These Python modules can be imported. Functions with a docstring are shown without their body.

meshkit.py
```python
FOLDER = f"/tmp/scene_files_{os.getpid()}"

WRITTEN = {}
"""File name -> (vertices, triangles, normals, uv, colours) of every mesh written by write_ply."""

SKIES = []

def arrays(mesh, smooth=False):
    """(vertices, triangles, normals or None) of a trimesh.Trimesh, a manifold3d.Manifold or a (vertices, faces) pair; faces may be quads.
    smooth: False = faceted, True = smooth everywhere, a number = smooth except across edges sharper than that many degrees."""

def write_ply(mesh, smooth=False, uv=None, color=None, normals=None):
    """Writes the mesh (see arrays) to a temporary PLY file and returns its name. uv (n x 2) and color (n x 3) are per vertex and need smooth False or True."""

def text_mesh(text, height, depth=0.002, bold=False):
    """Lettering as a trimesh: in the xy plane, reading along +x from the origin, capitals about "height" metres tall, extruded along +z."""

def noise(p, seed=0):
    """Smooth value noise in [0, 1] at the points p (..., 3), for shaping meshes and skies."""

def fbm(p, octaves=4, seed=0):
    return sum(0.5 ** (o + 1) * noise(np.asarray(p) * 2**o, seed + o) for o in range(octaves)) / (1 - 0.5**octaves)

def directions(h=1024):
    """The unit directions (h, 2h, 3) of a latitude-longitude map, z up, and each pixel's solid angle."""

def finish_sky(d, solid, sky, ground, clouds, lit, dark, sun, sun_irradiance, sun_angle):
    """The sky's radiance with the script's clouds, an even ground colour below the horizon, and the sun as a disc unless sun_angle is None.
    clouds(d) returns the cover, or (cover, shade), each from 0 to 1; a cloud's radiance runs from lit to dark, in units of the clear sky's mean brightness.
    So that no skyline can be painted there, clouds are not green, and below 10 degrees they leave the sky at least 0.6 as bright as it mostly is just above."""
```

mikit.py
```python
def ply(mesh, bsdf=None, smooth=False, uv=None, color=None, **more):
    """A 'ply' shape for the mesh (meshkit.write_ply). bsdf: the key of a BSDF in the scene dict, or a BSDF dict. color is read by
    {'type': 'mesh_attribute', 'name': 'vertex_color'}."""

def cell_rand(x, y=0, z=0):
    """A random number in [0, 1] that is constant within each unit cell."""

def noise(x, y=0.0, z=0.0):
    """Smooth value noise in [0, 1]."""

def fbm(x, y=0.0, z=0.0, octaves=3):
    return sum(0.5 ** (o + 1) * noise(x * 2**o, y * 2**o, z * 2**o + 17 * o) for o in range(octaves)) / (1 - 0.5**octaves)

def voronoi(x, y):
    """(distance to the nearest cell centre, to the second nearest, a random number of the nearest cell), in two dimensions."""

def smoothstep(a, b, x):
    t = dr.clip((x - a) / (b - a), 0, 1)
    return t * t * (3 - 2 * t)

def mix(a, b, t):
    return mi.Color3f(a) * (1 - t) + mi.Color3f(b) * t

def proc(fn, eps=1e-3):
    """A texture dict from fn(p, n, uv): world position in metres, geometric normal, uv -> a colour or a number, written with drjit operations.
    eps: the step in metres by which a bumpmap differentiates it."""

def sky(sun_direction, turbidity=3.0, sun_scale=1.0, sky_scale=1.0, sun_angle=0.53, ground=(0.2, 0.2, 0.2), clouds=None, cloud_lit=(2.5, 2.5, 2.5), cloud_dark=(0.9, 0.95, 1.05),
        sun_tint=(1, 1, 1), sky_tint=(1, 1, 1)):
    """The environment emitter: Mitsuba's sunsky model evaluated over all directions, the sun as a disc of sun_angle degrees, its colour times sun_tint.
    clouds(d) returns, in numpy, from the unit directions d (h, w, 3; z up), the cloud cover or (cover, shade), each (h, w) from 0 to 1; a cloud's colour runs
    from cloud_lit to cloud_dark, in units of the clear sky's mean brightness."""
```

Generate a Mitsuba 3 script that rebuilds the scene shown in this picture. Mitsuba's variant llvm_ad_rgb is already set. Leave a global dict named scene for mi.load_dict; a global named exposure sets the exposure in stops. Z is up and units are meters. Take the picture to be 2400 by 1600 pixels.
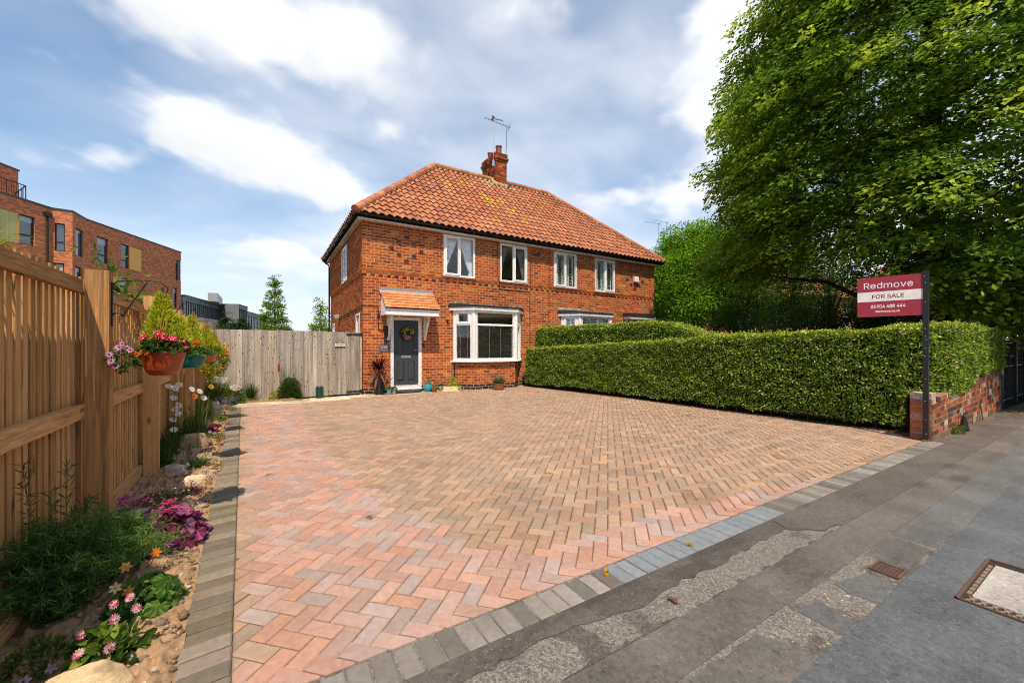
import math, numpy as np, trimesh, mitsuba as mi, drjit as dr, mikit, meshkit
from shapely.geometry import Point, Polygon, box as sbox, LineString
from shapely.ops import unary_union
from mikit import noise, fbm, voronoi, cell_rand, smoothstep, mix, proc
T = mi.ScalarTransform4f
RNG = np.random.default_rng(7)
U = lambda a=0.0, b=1.0: float(RNG.uniform(a, b))

# ------------------------------------------------------------------ camera, sky, exposure
scene, labels = {}, {}
YAW = math.radians(31.52)
FWD = (math.sin(YAW), math.cos(YAW))
scene['camera'] = {'type': 'perspective', 'fov': 104.03, 'fov_axis': 'x', 'near_clip': 0.05, 'far_clip': 2000.0,
                   'principal_point_offset_y': -0.0081,
                   'to_world': T().look_at(origin=[0, 0, 1.44], target=[FWD[0], FWD[1], 1.44], up=[0, 0, 1])}
exposure = 1.85
SUN = (-0.182, -0.459, 0.869)
# clouds: azimuth (deg from +y towards +x), elevation, half-widths, strength
CLOUDS = [(-5, 33.5, 12, 4.6, 1.0), (7, 35, 9, 4.2, .85), (-2.5, 22.8, 9.5, 3.9, 1.1), (8, 19.5, 8, 2.7, .9), (-14, 18, 6, 2.6, .55), (2, 12, 7, 1.6, .85), (-1, 10, 9, 1.5, .5), (12, 27, 8, 2.5, .5),
          (60, 35, 9, 6, .95), (60, 26, 7, 5, .85), (55, 19, 9, 3.5, .8), (44, 20, 5, 2, .4), (33, 40, 12, 4, .5), (22, 30, 6, 3, .35), (36, 27, 7, 3, .3),
          (100, 30, 16, 10, .8), (150, 35, 25, 12, .8), (215, 28, 22, 9, .8), (280, 34, 22, 10, .7), (-60, 30, 14, 9, .6)]


def clouds(d):
    az = np.degrees(np.arctan2(d[..., 0], d[..., 1]))
    el = np.degrees(np.arcsin(np.clip(d[..., 2], -1, 1)))
    q = np.stack([d[..., 0] / (d[..., 2] + .22), d[..., 1] / (d[..., 2] + .22), d[..., 2] * 0], -1)
    n1 = meshkit.fbm(q * 2.6 + 3.1, 5, 3)
    n2 = meshkit.fbm(q * np.array([1.5, 2.2, 1]) + 11.7, 4, 9)
    f = np.zeros(az.shape)
    sh, sw = np.zeros(az.shape), np.full(az.shape, 1e-6)
    for a, e, ra, re, s in CLOUDS:
        da = (az - a + 180) % 360 - 180
        g = s * np.exp(-(da / ra) ** 2 - ((el - e) / re) ** 2)
        sh, sw = sh + g * np.clip(.5 - (el - e) / (1.6 * re), 0, 1), sw + g
        f = 1 - (1 - f) * (1 - np.clip(g * .92, 0, .97))
    sh = sh / sw
    n3 = meshkit.fbm(q * 7.5 + 1.7 + n1[..., None] * 1.5, 5, 4)
    x = f * .95 + .9 * (n1 - .5) + .8 * (n3 - .5)
    t = np.clip((x - .33) / .44, 0, 1)
    cover = t * t * (3 - 2 * t)
    n4 = meshkit.fbm(q * np.array([3.4, 4.6, 1]) + n2[..., None] * 1.6 + 5.3, 5, 12)
    wisp = np.clip((n2 * .45 + n4 * .55 - .36) / .34, 0, 1) * .50
    veil = .10 + .14 * np.clip((az + 25) / 45, 0, 1)
    low = np.clip((20 - el) / 20, 0, 1) * .55
    dense = cover
    cover = 1 - (1 - cover) * (1 - wisp * np.clip((az + 30) / 40, .35, 1)) * (1 - veil) * (1 - low)
    return np.clip(cover, 0, .97), np.clip((.02 + .75 * sh * n1 * 1.3 + .25 * (n2 - .4)) * dense, 0, 1)


scene['sky_light'] = mikit.sky(SUN, turbidity=3.0, sun_scale=1.0, sky_scale=1.0, clouds=clouds, cloud_lit=(3.25, 3.25, 3.25), cloud_dark=(1.6, 1.68, 1.78),
                               ground=(.16, .15, .13), sky_tint=(.84, 1.18, 1.26))

# ------------------------------------------------------------------ materials (each piece's colour and a random number are packed into its uv)


def unpack(uv):
    x = dr.floor(mi.Float(uv.x))
    r = dr.floor(x / 256.0)
    g = x - r * 256.0
    b = dr.floor(mi.Float(uv.y) / 8.0)
    return mi.Color3f(dr.square(r / 255.0), dr.square(g / 255.0), dr.square(b / 255.0))


def rnd(uv):
    return uv.y - 8.0 * dr.floor(mi.Float(uv.y) / 8.0)


def pack(c, r):
    q = np.round(np.sqrt(np.clip(np.asarray(c, float), 0, 1)) * 255)
    u, v = np.broadcast_arrays(q[..., 0] * 256 + q[..., 1] + .5, q[..., 2] * 8 + r)
    return np.stack([u, v], -1)


def f_plain(p, n, uv):
    return unpack(uv) * (.86 + .28 * fbm(p.x * 23, p.y * 23, p.z * 23, 2))


def f_flat(p, n, uv):
    return unpack(uv)


def f_brick(p, n, uv):
    o = rnd(uv) * 37.0
    m = fbm(p.x * 31 + o, p.y * 31, p.z * 52 + o, 3)
    c = unpack(uv) * (.62 + .76 * m)
    return mix(c, mi.Color3f(.10, .06, .05), smoothstep(.66, .8, noise(p.x * 70 + o, p.y * 70, p.z * 90)) * .55)


def f_paver(p, n, uv):
    o = rnd(uv) * 53.0
    s = noise(p.x * 330, p.y * 330, o)
    m = .6 * fbm(p.x * 9, p.y * 9, o * .03, 3) + .4 * fbm(p.x * 1.1, p.y * 1.1, 8.0, 3)
    k = noise(p.x * 45 + o, p.y * 45, 3.0)
    c = unpack(uv) * (.74 + .24 * s + .28 * m) * (.9 + .2 * k)
    return mix(c, mi.Color3f(.06, .045, .035), smoothstep(.62, .85, fbm(p.x * 2.1, p.y * 2.1, 5.0, 4)) * .35 * smoothstep(.3, .7, k))


def f_asphalt(p, n, uv):
    c = unpack(uv)
    a = noise(p.x * 240, p.y * 240, 1.5)
    b = noise(p.x * 110, p.y * 110, 7.5)
    m = fbm(p.x * 3.1, p.y * 3.1, 2.0, 4)
    k = noise(p.x * 48, p.y * 48, 3.5)
    c = c * (.20 + .42 * a + .46 * b + .56 * k) * (.60 + .74 * m)
    c = mix(c, mi.Color3f(.30, .27, .24), smoothstep(.84, .97, noise(p.x * 130, p.y * 130, 11.0)) * .55)
    c = mix(c, c * .45, smoothstep(.62, .74, fbm(p.x * 1.7, p.y * 5.2, 9.0, 4)) * .5)
    return mix(c, mi.Color3f(.02, .018, .016), smoothstep(.86, .95, noise(p.x * 75, p.y * 75, 31.0)) * .55)


def f_rough(p, n, uv):
    d1, d2, w = voronoi(p.x * 95, p.y * 95)
    c = unpack(uv) * (.55 + .9 * w)
    c = mix(c, mi.Color3f(.06, .054, .048), (1 - smoothstep(.02, .18, d2 - d1)) * .8)
    m = fbm(p.x * 6, p.y * 6, 4.0, 3)
    return mix(c, mi.Color3f(.05, .045, .04), smoothstep(.54, .70, m) * .6)


def f_timber(p, n, uv):
    ax = dr.floor(rnd(uv))
    r = rnd(uv) - ax
    a = dr.select(ax < .5, p.z, dr.select(ax < 1.5, p.y, p.x))
    b = dr.select(ax < .5, p.x + p.y * .37, dr.select(ax < 1.5, p.z, p.z))
    e = dr.select(ax < .5, p.y, dr.select(ax < 1.5, p.x, p.y))
    g = fbm(a * 2.2 + r * 91, b * 85 + r * 17, e * 85, 3)
    f2 = noise(a * 9.0 + r * 31, b * 260, e * 260)
    c = unpack(uv) * (.22 + .92 * g + .50 * f2)
    d1, d2, w = voronoi(a * 2.3 + r * 57, (b + e) * 8 + r * 23)
    kn = (1 - smoothstep(.05, .16, d1)) * smoothstep(.62, .70, w)
    return mix(c, unpack(uv) * mi.Color3f(.22, .16, .12), kn * .8)


def f_grey_timber(p, n, uv):
    r = rnd(uv) * 71.0
    g = fbm(p.x * 95 + r, p.z * 1.6 + r, 0.0, 3)
    big = fbm(p.x * 7 + r * .2, p.z * .9, r * .1, 3)
    c = unpack(uv) * (.06 + .84 * g + .92 * big)
    d1, d2, w = voronoi(p.x * 11 + r, p.z * 3.4 + r * 1.7)
    kn = (1 - smoothstep(.08, .19, d1)) * smoothstep(.5, .56, w)
    ring = (1 - smoothstep(.14, .30, d1)) * smoothstep(.6, .66, w)
    c = mix(c, c * 1.25, ring)
    return mix(c, mi.Color3f(.07, .05, .04), kn * .85)


def f_soil(p, n, uv):
    a = fbm(p.x * 21, p.y * 21, p.z * 21, 3)
    b = noise(p.x * 130, p.y * 130, p.z * 130)
    return unpack(uv) * (.55 + .6 * a + .35 * b)


def f_rock(p, n, uv):
    a = fbm(p.x * 9, p.y * 9, p.z * 14, 4)
    b = noise(p.x * 120, p.y * 120, p.z * 120)
    return mix(unpack(uv) * (.75 + .35 * b), mi.Color3f(.12, .08, .05), smoothstep(.48, .7, a) * .55)


def f_far_brick(p, n, uv):
    h = p.y * n.x - p.x * n.y
    row = dr.floor(p.z / .075)
    s = h / .225 + .5 * (row - 2 * dr.floor(row / 2))
    fz, fs = p.z / .075 - row, s - dr.floor(s)
    w = cell_rand(dr.floor(s), row, 3.0)
    j = dr.maximum(1 - smoothstep(.0, .16, dr.minimum(fz, 1 - fz)), 1 - smoothstep(.0, .05, dr.minimum(fs, 1 - fs)))
    c = unpack(uv) * (.55 + .8 * w)
    return mix(c, mi.Color3f(.46, .33, .25), j * .75)


def f_leaf(p, n, uv):
    return unpack(uv) * (.8 + .4 * noise(p.x * 60, p.y * 60, p.z * 60))


def diffuse(fn):
    return {'type': 'twosided', 'bsdf': {'type': 'diffuse', 'reflectance': proc(fn)}}


def princ(fn, rough, metal=0.0, spec=.5, **k):
    return {'type': 'twosided', 'bsdf': {'type': 'principled', 'base_color': proc(fn), 'roughness': rough, 'metallic': metal, 'specular': spec, **k}}


scene['m_plain'] = diffuse(f_plain)
scene['m_brick'] = diffuse(f_brick)
scene['m_paver'] = diffuse(f_paver)
scene['m_asphalt'] = princ(f_asphalt, .75, spec=.35)
scene['m_worn'] = diffuse(f_rough)
scene['m_timber'] = diffuse(f_timber)
scene['m_grey_timber'] = diffuse(f_grey_timber)
scene['m_soil'] = diffuse(f_soil)
scene['m_rock'] = diffuse(f_rock)
scene['m_far_brick'] = diffuse(f_far_brick)
scene['m_gloss'] = princ(f_flat, .28)
scene['m_satin'] = princ(f_plain, .5)
scene['m_metal'] = princ(f_plain, .35, .9)
scene['m_leaf'] = {'type': 'principledthin', 'base_color': proc(f_leaf), 'roughness': .5, 'diff_trans': 1.0, 'eta': 1.4}
scene['m_shiny_leaf'] = {'type': 'principledthin', 'base_color': proc(f_leaf), 'roughness': .22, 'diff_trans': .75, 'eta': 1.5}
scene['m_window'] = princ(f_flat, .06, .0, 1.0, clearcoat=1.0, clearcoat_gloss=.95)
scene['m_pane'] = {'type': 'thindielectric'}

# ------------------------------------------------------------------ helpers


class MB:
    def __init__(s):
        s.v, s.f, s.uv, s.n = [], [], [], 0

    def add(s, V, F, col=(.5, .5, .5), r=None):
        V, F, col = np.asarray(V, float), np.asarray(F, int), np.asarray(col, float)
        if F.shape[1] == 4:
            F = np.vstack([F[:, [0, 1, 2]], F[:, [0, 2, 3]]])
        s.v.append(V)
        s.f.append(F + s.n)
        s.uv.append(np.broadcast_to(pack(col, U(.02, .98) if r is None else r), (len(V), 2)))
        s.n += len(V)
        return s

    def mesh(s, m, col, r=None, flat=False):
        V, F = np.asarray(m.vertices), np.asarray(m.faces)
        if flat:
            V, F = V[F].reshape(-1, 3), np.arange(len(F) * 3).reshape(-1, 3)
        return s.add(V, F, col, r)

    def obox(s, c, a, b, d, col, r=None, skip=()):
        """box of centre c and half-axis vectors a, b, d, faces unshared; skip: names of faces among -a +a -b +b -d +d"""
        c, a, b, d = (np.asarray(x, float) for x in (c, a, b, d))
        if np.dot(np.cross(a, b), d) < 0:
            a = -a
        V, F = [], []
        for name, o, x, y in (('-a', -a, d, b), ('+a', a, b, d), ('-b', -b, a, d), ('+b', b, d, a), ('-d', -d, b, a), ('+d', d, a, b)):
            if name in skip:
                continue
            k = len(V)
            V += [c + o - x - y, c + o + x - y, c + o + x + y, c + o - x + y]
            F.append([k, k + 1, k + 2, k + 3])
        return s.add(V, F, col, r)

    def box(s, x0, x1, y0, y1, z0, z1, col, r=None):
        return s.obox(((x0 + x1) / 2, (y0 + y1) / 2, (z0 + z1) / 2), ((x1 - x0) / 2, 0, 0), (0, (y1 - y0) / 2, 0), (0, 0, (z1 - z0) / 2), col, r)

    def tube(s, P, R, col, k=8, cap=True, r=None):
        P = np.asarray(P, float)
        R = np.broadcast_to(np.asarray(R, float), len(P))
        tan = np.gradient(P, axis=0)
        tan /= np.linalg.norm(tan, axis=1, keepdims=True) + 1e-12
        ref = np.array([0, 0, 1.0]) if abs(tan[0][2]) < .9 else np.array([1.0, 0, 0])
        V = []
        for i in range(len(P)):
            x = ref - tan[i] * (ref @ tan[i])
            x /= np.linalg.norm(x) + 1e-12
            ref = x
            y = np.cross(tan[i], x)
            t = np.arange(k) / k * 2 * np.pi
            V.append(P[i] + R[i] * (np.cos(t)[:, None] * x + np.sin(t)[:, None] * y))
        V = np.vstack(V)
        F = [[i * k + j, i * k + (j + 1) % k, (i + 1) * k + (j + 1) % k, (i + 1) * k + j] for i in range(len(P) - 1) for j in range(k)]
        s.add(V, F, col, r)
        if cap:
            for i, d in ((0, 1), (len(P) - 1, -1)):
                ring = V[i * k:(i + 1) * k]
                s.add(np.vstack([ring, P[i]]), [[j, k, (j + 1) % k][::d] for j in range(k)], col, r)
        return s

    def lathe(s, c, prof, col, k=24, r=None, sx=1.0, sy=1.0):
        c = np.asarray(c, float)
        t = np.arange(k) / k * 2 * np.pi
        V = np.vstack([np.stack([c[0] + a * sx * np.cos(t), c[1] + a * sy * np.sin(t), np.full(k, c[2] + z)], 1) for a, z in prof])
        F = [[i * k + j, i * k + (j + 1) % k, (i + 1) * k + (j + 1) % k, (i + 1) * k + j] for i in range(len(prof) - 1) for j in range(k)]
        return s.add(V, F, col, r)

    def extrude(s, poly, z0, z1, col, r=None, frame=None):
        """prism of a shapely polygon; frame: (origin, x axis, y axis) maps polygon x, y and height along their cross product"""
        for g in getattr(poly, 'geoms', [poly]):
            if g.is_empty or g.area < 1e-7:
                continue
            m = trimesh.creation.extrude_polygon(g, z1 - z0, engine='earcut')
            V = np.asarray(m.vertices) + [0, 0, z0]
            F = np.asarray(m.faces)
            if frame is not None:
                o, x, y = (np.asarray(q, float) for q in frame)
                V = o + V[:, :1] * x + V[:, 1:2] * y + V[:, 2:] * np.cross(x, y)
            V, F = V[F].reshape(-1, 3), np.arange(len(F) * 3).reshape(-1, 3)
            s.add(V, F, col, r)
        return s


def key_for(name, parent=None):
    k = (parent + '__' if parent else '') + name
    if k not in scene and k not in labels:
        return k
    i = COUNT.get(k, 0)
    while True:
        i += 1
        q = f'{k}_{i:03d}'
        if q not in scene and q not in labels:
            COUNT[k] = i
            return q


COUNT = {}


def obj(name, mb, mat, parent=None, smooth=True, **lab):
    """one entry of the scene: a thing, a part (parent given) or a sub-part"""
    k = key_for(name, parent)
    V, F, UV = np.vstack(mb.v), np.vstack(mb.f), np.vstack(mb.uv)
    scene[k] = mikit.ply((V, F), mat, smooth=smooth, uv=UV)
    if lab:
        labels[k] = lab
    return k


def thing(name, label, cat, group=None):
    k = key_for(name)
    labels[k] = {'label': label, 'category': cat}
    if group:
        labels[k]['group'] = group
    return k


def tag(k, label, cat, group=None):
    labels[k] = {'label': label, 'category': cat}
    if group:
        labels[k]['group'] = group
    return k


def stuff(k):
    labels[k] = {'kind': 'stuff'}
    return k


CAM = np.array([0, 0, 1.44])


def pieces(items, name, rest, mat, parent, most=300, smooth=True):
    """items: list of (centre, function(mb)); the nearest ones become parts, the others one part of kind stuff"""
    order = sorted(range(len(items)), key=lambda i: float(np.linalg.norm(np.asarray(items[i][0]) - CAM)))
    for i in order[:most]:
        m = MB()
        items[i][1](m)
        obj(name, m, mat, parent, smooth)
    if len(order) > most:
        m = MB()
        for i in order[most:]:
            items[i][1](m)
        stuff(obj(rest, m, mat, parent, smooth))


def unit(v):
    v = np.asarray(v, float)
    return v / (np.linalg.norm(v, axis=-1, keepdims=True) + 1e-12)


def rand_dirs(n):
    return unit(RNG.normal(size=(n, 3)))


def leaves(mb, P, N, D, L, W, col, shape=2, cup=.18):
    """P base points, N leaf normals, D leaf directions; one folded leaf each. shape 2: two triangles, 4: four"""
    n = len(P)
    L = np.broadcast_to(np.asarray(L, float), n)[:, None]
    W = np.broadcast_to(np.asarray(W, float), n)[:, None]
    D = unit(D)
    N = unit(N - D * (N * D).sum(1, keepdims=True))
    S = np.cross(D, N)
    if shape == 2:
        V = np.stack([P, P + D * L * .5 + S * W * .5 + N * W * cup, P + D * L, P + D * L * .5 - S * W * .5 + N * W * cup], 1)
        F = np.array([[0, 1, 2], [0, 2, 3]])
    else:
        V = np.stack([P, P + D * L * .3 + S * W * .46 + N * W * cup, P + D * L * .68 + S * W * .4 + N * W * cup * .7, P + D * L - N * L * .08,
                      P + D * L * .68 - S * W * .4 + N * W * cup * .7, P + D * L * .3 - S * W * .46 + N * W * cup], 1)
        F = np.array([[0, 1, 2], [0, 2, 3], [0, 3, 4], [0, 4, 5]])
    k = V.shape[1]
    F = (F[None] + (np.arange(n) * k)[:, None, None]).reshape(-1, 3)
    u = np.repeat(pack(np.broadcast_to(col, (n, 3)), .5), k, 0)
    mb.v.append(V.reshape(-1, 3))
    mb.f.append(F + mb.n)
    mb.uv.append(u)
    mb.n += len(u)
    return mb


def tints(n, cols, jit=.18, w=None):
    c = np.asarray(cols, float)[RNG.choice(len(cols), n, p=w)]
    return np.clip(c * (1 + jit * RNG.normal(size=(n, 1))) * (1 + .06 * RNG.normal(size=(n, 3))), .002, .98)


def leaf_obj(name, mb, parent=None, mat='m_leaf', **lab):
    return obj(name, mb, mat, parent, smooth=False, **lab)


WHITE = (.80, .80, .79)
BLACK = (.012, .012, .013)

# ------------------------------------------------------------------ ground
m = MB()
m.box(-400, 400, -400, 400, -.3, -.06, (.075, .08, .045))
labels[obj('ground', m, 'm_soil')] = {'kind': 'structure'}

EDGE_IN = lambda y: -.132 - .0429 * (y - 2.111)          # inner line of the left edging
DRIVE = Polygon([(EDGE_IN(1.925), 1.925), (8.62, 1.925), (9.02, 2.45), (8.74, 5.1), (8.66, 7.6), (8.1, 12.0), (8.25, 12.75), (8.18, 12.76), (7.66, 12.2), (5.98, 12.2), (5.40, 12.62), (4.9, 12.25), (3.2, 12.1), (1.62, 11.68),
                 (EDGE_IN(11.56), 11.56)])
m = MB().extrude(unary_union([DRIVE.buffer(.25)]), -.058, -.0075, (.135, .098, .062))
drive = obj('driveway', m, 'm_soil')
labels[drive] = {'kind': 'structure'}
NEW = LineString([(.83, 11.6), (.63, 8.26), (.75, 5.77), (.96, 3.57), (1.24, 2.82), (1.46, 2.42), (1.81, 2.37), (2.74, 2.33), (3.7, 2.18), (4.65, 2.1), (5.2, 1.9)])
NEWP = Polygon(list(NEW.coords) + [(-3, 1.0), (-3, 12)])
PINK = [(.415, .255, .205), (.40, .258, .213), (.37, .27, .243), (.435, .25, .185), (.405, .265, .217), (.345, .268, .25), (.41, .247, .197), (.38, .26, .225)]
BUFF = [(.375, .255, .183), (.35, .245, .18), (.385, .25, .174), (.335, .243, .187), (.35, .222, .158), (.395, .272, .19), (.315, .236, .182)]


def paver(poly, col, dz=0.0, r=None, bev=.0065):
    poly = poly.simplify(.002)
    r = U(.02, .98) if r is None else r
    tx, ty = U(-.006, .006), U(-.006, .006)

    def build(mb):
        o = np.array(poly.exterior.coords)[:-1]
        if Polygon(o).exterior.is_ccw is False:
            o = o[::-1]
        inn = poly.buffer(-bev, join_style=2)
        i = np.array(inn.exterior.coords)[:-1] if (not inn.is_empty and inn.geom_type == 'Polygon') else o
        if len(i) and not Polygon(i).exterior.is_ccw:
            i = i[::-1]
        if len(i) != len(o):
            i = o
        else:
            i = np.roll(i, -int(np.argmin(((i - o[0]) ** 2).sum(1))), axis=0)
        c = o.mean(0)
        n = len(o)
        zt = dz + (i[:, 0] - c[0]) * tx + (i[:, 1] - c[1]) * ty
        top = np.column_stack([i, zt])
        mid = np.column_stack([o, zt - .006])
        bot = np.column_stack([o, np.full(n, -.03)])
        mb.add(top, [[0, k, k + 1] for k in range(1, n - 1)], col, r)
        for a, b in ((mid, top), (bot, mid)):
            for k in range(n):
                q = (k + 1) % n
                mb.add([a[k], a[q], b[q], b[k]], [[0, 1, 2, 3]], col, r)
    return (np.array([*np.array(poly.centroid.coords[0]), 0]), build)


items = []
L_, W_ = .2035, .10175
c45 = math.cos(math.pi / 4)
ax, ay = np.array([c45, c45]), np.array([c45, -c45])
O45 = np.array([-.0815, 2.366])
for i in range(-70, 150):
    for j in range(-90, 110):
        k = (i - j) % 4
        # herringbone on a grid of half-length cells: cell (i, j) starts a brick along ax when k == 0, along ay when k == 2
        if k == 0:
            e1, e2, p0 = ax * L_, ay * W_, O45 + ax * W_ * i + ay * W_ * j
        elif k == 2:
            e1, e2, p0 = ax * W_, ay * L_, O45 + ax * W_ * i + ay * W_ * (j - 1)
        else:
            continue
        cc = p0 + (e1 + e2) / 2
        if not (-1.2 < cc[0] < 9.6 and 1.6 < cc[1] < 13.2):
            continue
        J_ = .0065 if NEWP.contains(Point(*cc)) else .0095
        u1, u2 = unit(e1) * J_ / 2, unit(e2) * J_ / 2
        pg = Polygon([p0 + u1 + u2, p0 + e1 - u1 + u2, p0 + e1 + e2 - u1 - u2, p0 + e2 + u1 - u2])
        if not DRIVE.contains(pg):
            pg = pg.intersection(DRIVE.buffer(-.003))
            if pg.geom_type != 'Polygon' or pg.area < .0008:
                continue
            new = False if cc[0] < .6 and cc[1] < 11.3 and cc[1] > 2.2 else NEWP.contains(pg.centroid)
        else:
            new = NEWP.contains(pg.centroid)
        pal = PINK if new else BUFF
        col = np.array(pal[int(RNG.integers(len(pal)))]) * U(.86, 1.12) * (1.0 if new else .97)
        items.append(paver(pg, col, U(-.0018, .0014)))
pieces(items, 'paver', 'paving', 'm_paver', drive)

items = []
y = 1.73
while y < 11.5:                                        # left edging: blocks across the edge, slightly askew
    d = .1045
    sk = -.022
    w = U(.197, .203)
    x = EDGE_IN(y)
    pg = Polygon([(x - .004, y), (x - .004, y + d - .006), (x - .004 - w, y + d - .006 + sk), (x - .004 - w, y + sk)])
    c = np.array([.205, .175, .138]) * U(.65, 1.2) * np.array([1, U(.97, 1.02), U(.9, 1.05)])
    items.append(paver(pg, c, .008 + U(-.004, .004), bev=.008))
    y += d
pieces(items, 'edging_block', 'edging', 'm_paver', drive)
items = []
x = -.33
while x < 8.6:                                         # front border, blocks on end against the pavement
    new = 1.83 < x < 3.75
    w = .1045
    c = np.array([.20, .22, .245] if new else [.215, .197, .178]) * (U(.9, 1.08) if new else U(.55, 1.25))
    items.append(paver(Polygon([(x + .004, 1.722), (x + w - .004, 1.722), (x + w - .004, 1.917), (x + .004, 1.917)]), c, U(-.003, .003), bev=.004 if new else .009))
    x += w
pieces(items, 'border_block', 'border', 'm_paver', drive)

# concrete strip and slabs along the gate and the house
m = MB().extrude(Polygon([(EDGE_IN(11.57) - .2, 11.57), (1.62, 11.685), (3.2, 12.11), (4.9, 12.26), (5.39, 12.63), (5.39, 12.85), (2.4, 12.85), (2.4, 12.72), (1.2, 12.6), (-.75, 12.35)]), -.05, -.004, (.36, .30, .22))
path = obj('garden_path', m, 'm_asphalt')
labels[path] = {'kind': 'structure'}
for x0, x1, y0, y1, c in ((1.0, 1.98, 11.78, 12.52, (.55, .44, .30)), (-.1, .95, 11.62, 11.78, (.5, .41, .29)), (-.62, .35, 11.85, 12.28, (.43, .36, .26)), (2.05, 2.9, 11.95, 12.6, (.40, .33, .25))):
    obj('slab', MB().extrude(sbox(x0, y0, x1, y1), -.03, U(0.003, .008), c), 'm_asphalt', path)

# pavement: a worn lower layer showing between strips of asphalt, then the road


def ragged(x0, x1, y0, y1, seed, amp=.02, step=.07):
    n = max(2, int((x1 - x0) / step))
    xs = np.linspace(x0, x1, n)
    lo = y0 + amp * (meshkit.fbm(np.stack([xs * 4, xs * 0 + seed, xs * 0], 1)) - .5) * 2
    hi = y1 + amp * (meshkit.fbm(np.stack([xs * 4, xs * 0 + seed + 9, xs * 0], 1)) - .5) * 2
    return Polygon(list(zip(xs, lo)) + list(zip(xs, hi))[::-1]).buffer(0)


m = MB().extrude(sbox(-40, .80, 70, 1.93), -.055, -.007, (.20, .182, .166))
pav = obj('pavement', m, 'm_worn')
labels[pav] = {'kind': 'structure'}
agg = Polygon([(4.2, 1.365), (3.98, 1.39), (3.76, 1.41), (3.6, 1.50), (3.5, 1.56), (3.25, 1.575), (2.97, 1.56), (2.75, 1.57), (2.62, 1.535), (2.2, 1.56), (1.95, 1.535), (1.75, 1.52), (1.58, 1.56), (1.41, 1.59), (1.2, 1.60), (.94, 1.585), (.5, 1.6), (-.2, 1.57), (-.9, 1.6), (-1, 1.36)]).buffer(.012).buffer(-.012)
N2 = lambda P, s, a: Polygon([(x + a * (meshkit.noise(np.array([x * 14, y * 14, s])) - .5), y + a * (meshkit.noise(np.array([x * 14, y * 14, s + 5.5])) - .5)) for x, y in
                              [tuple(Polygon(P).exterior.interpolate(t).coords[0]) for t in np.arange(0, Polygon(P).length, .03)]]).buffer(0)
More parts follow.
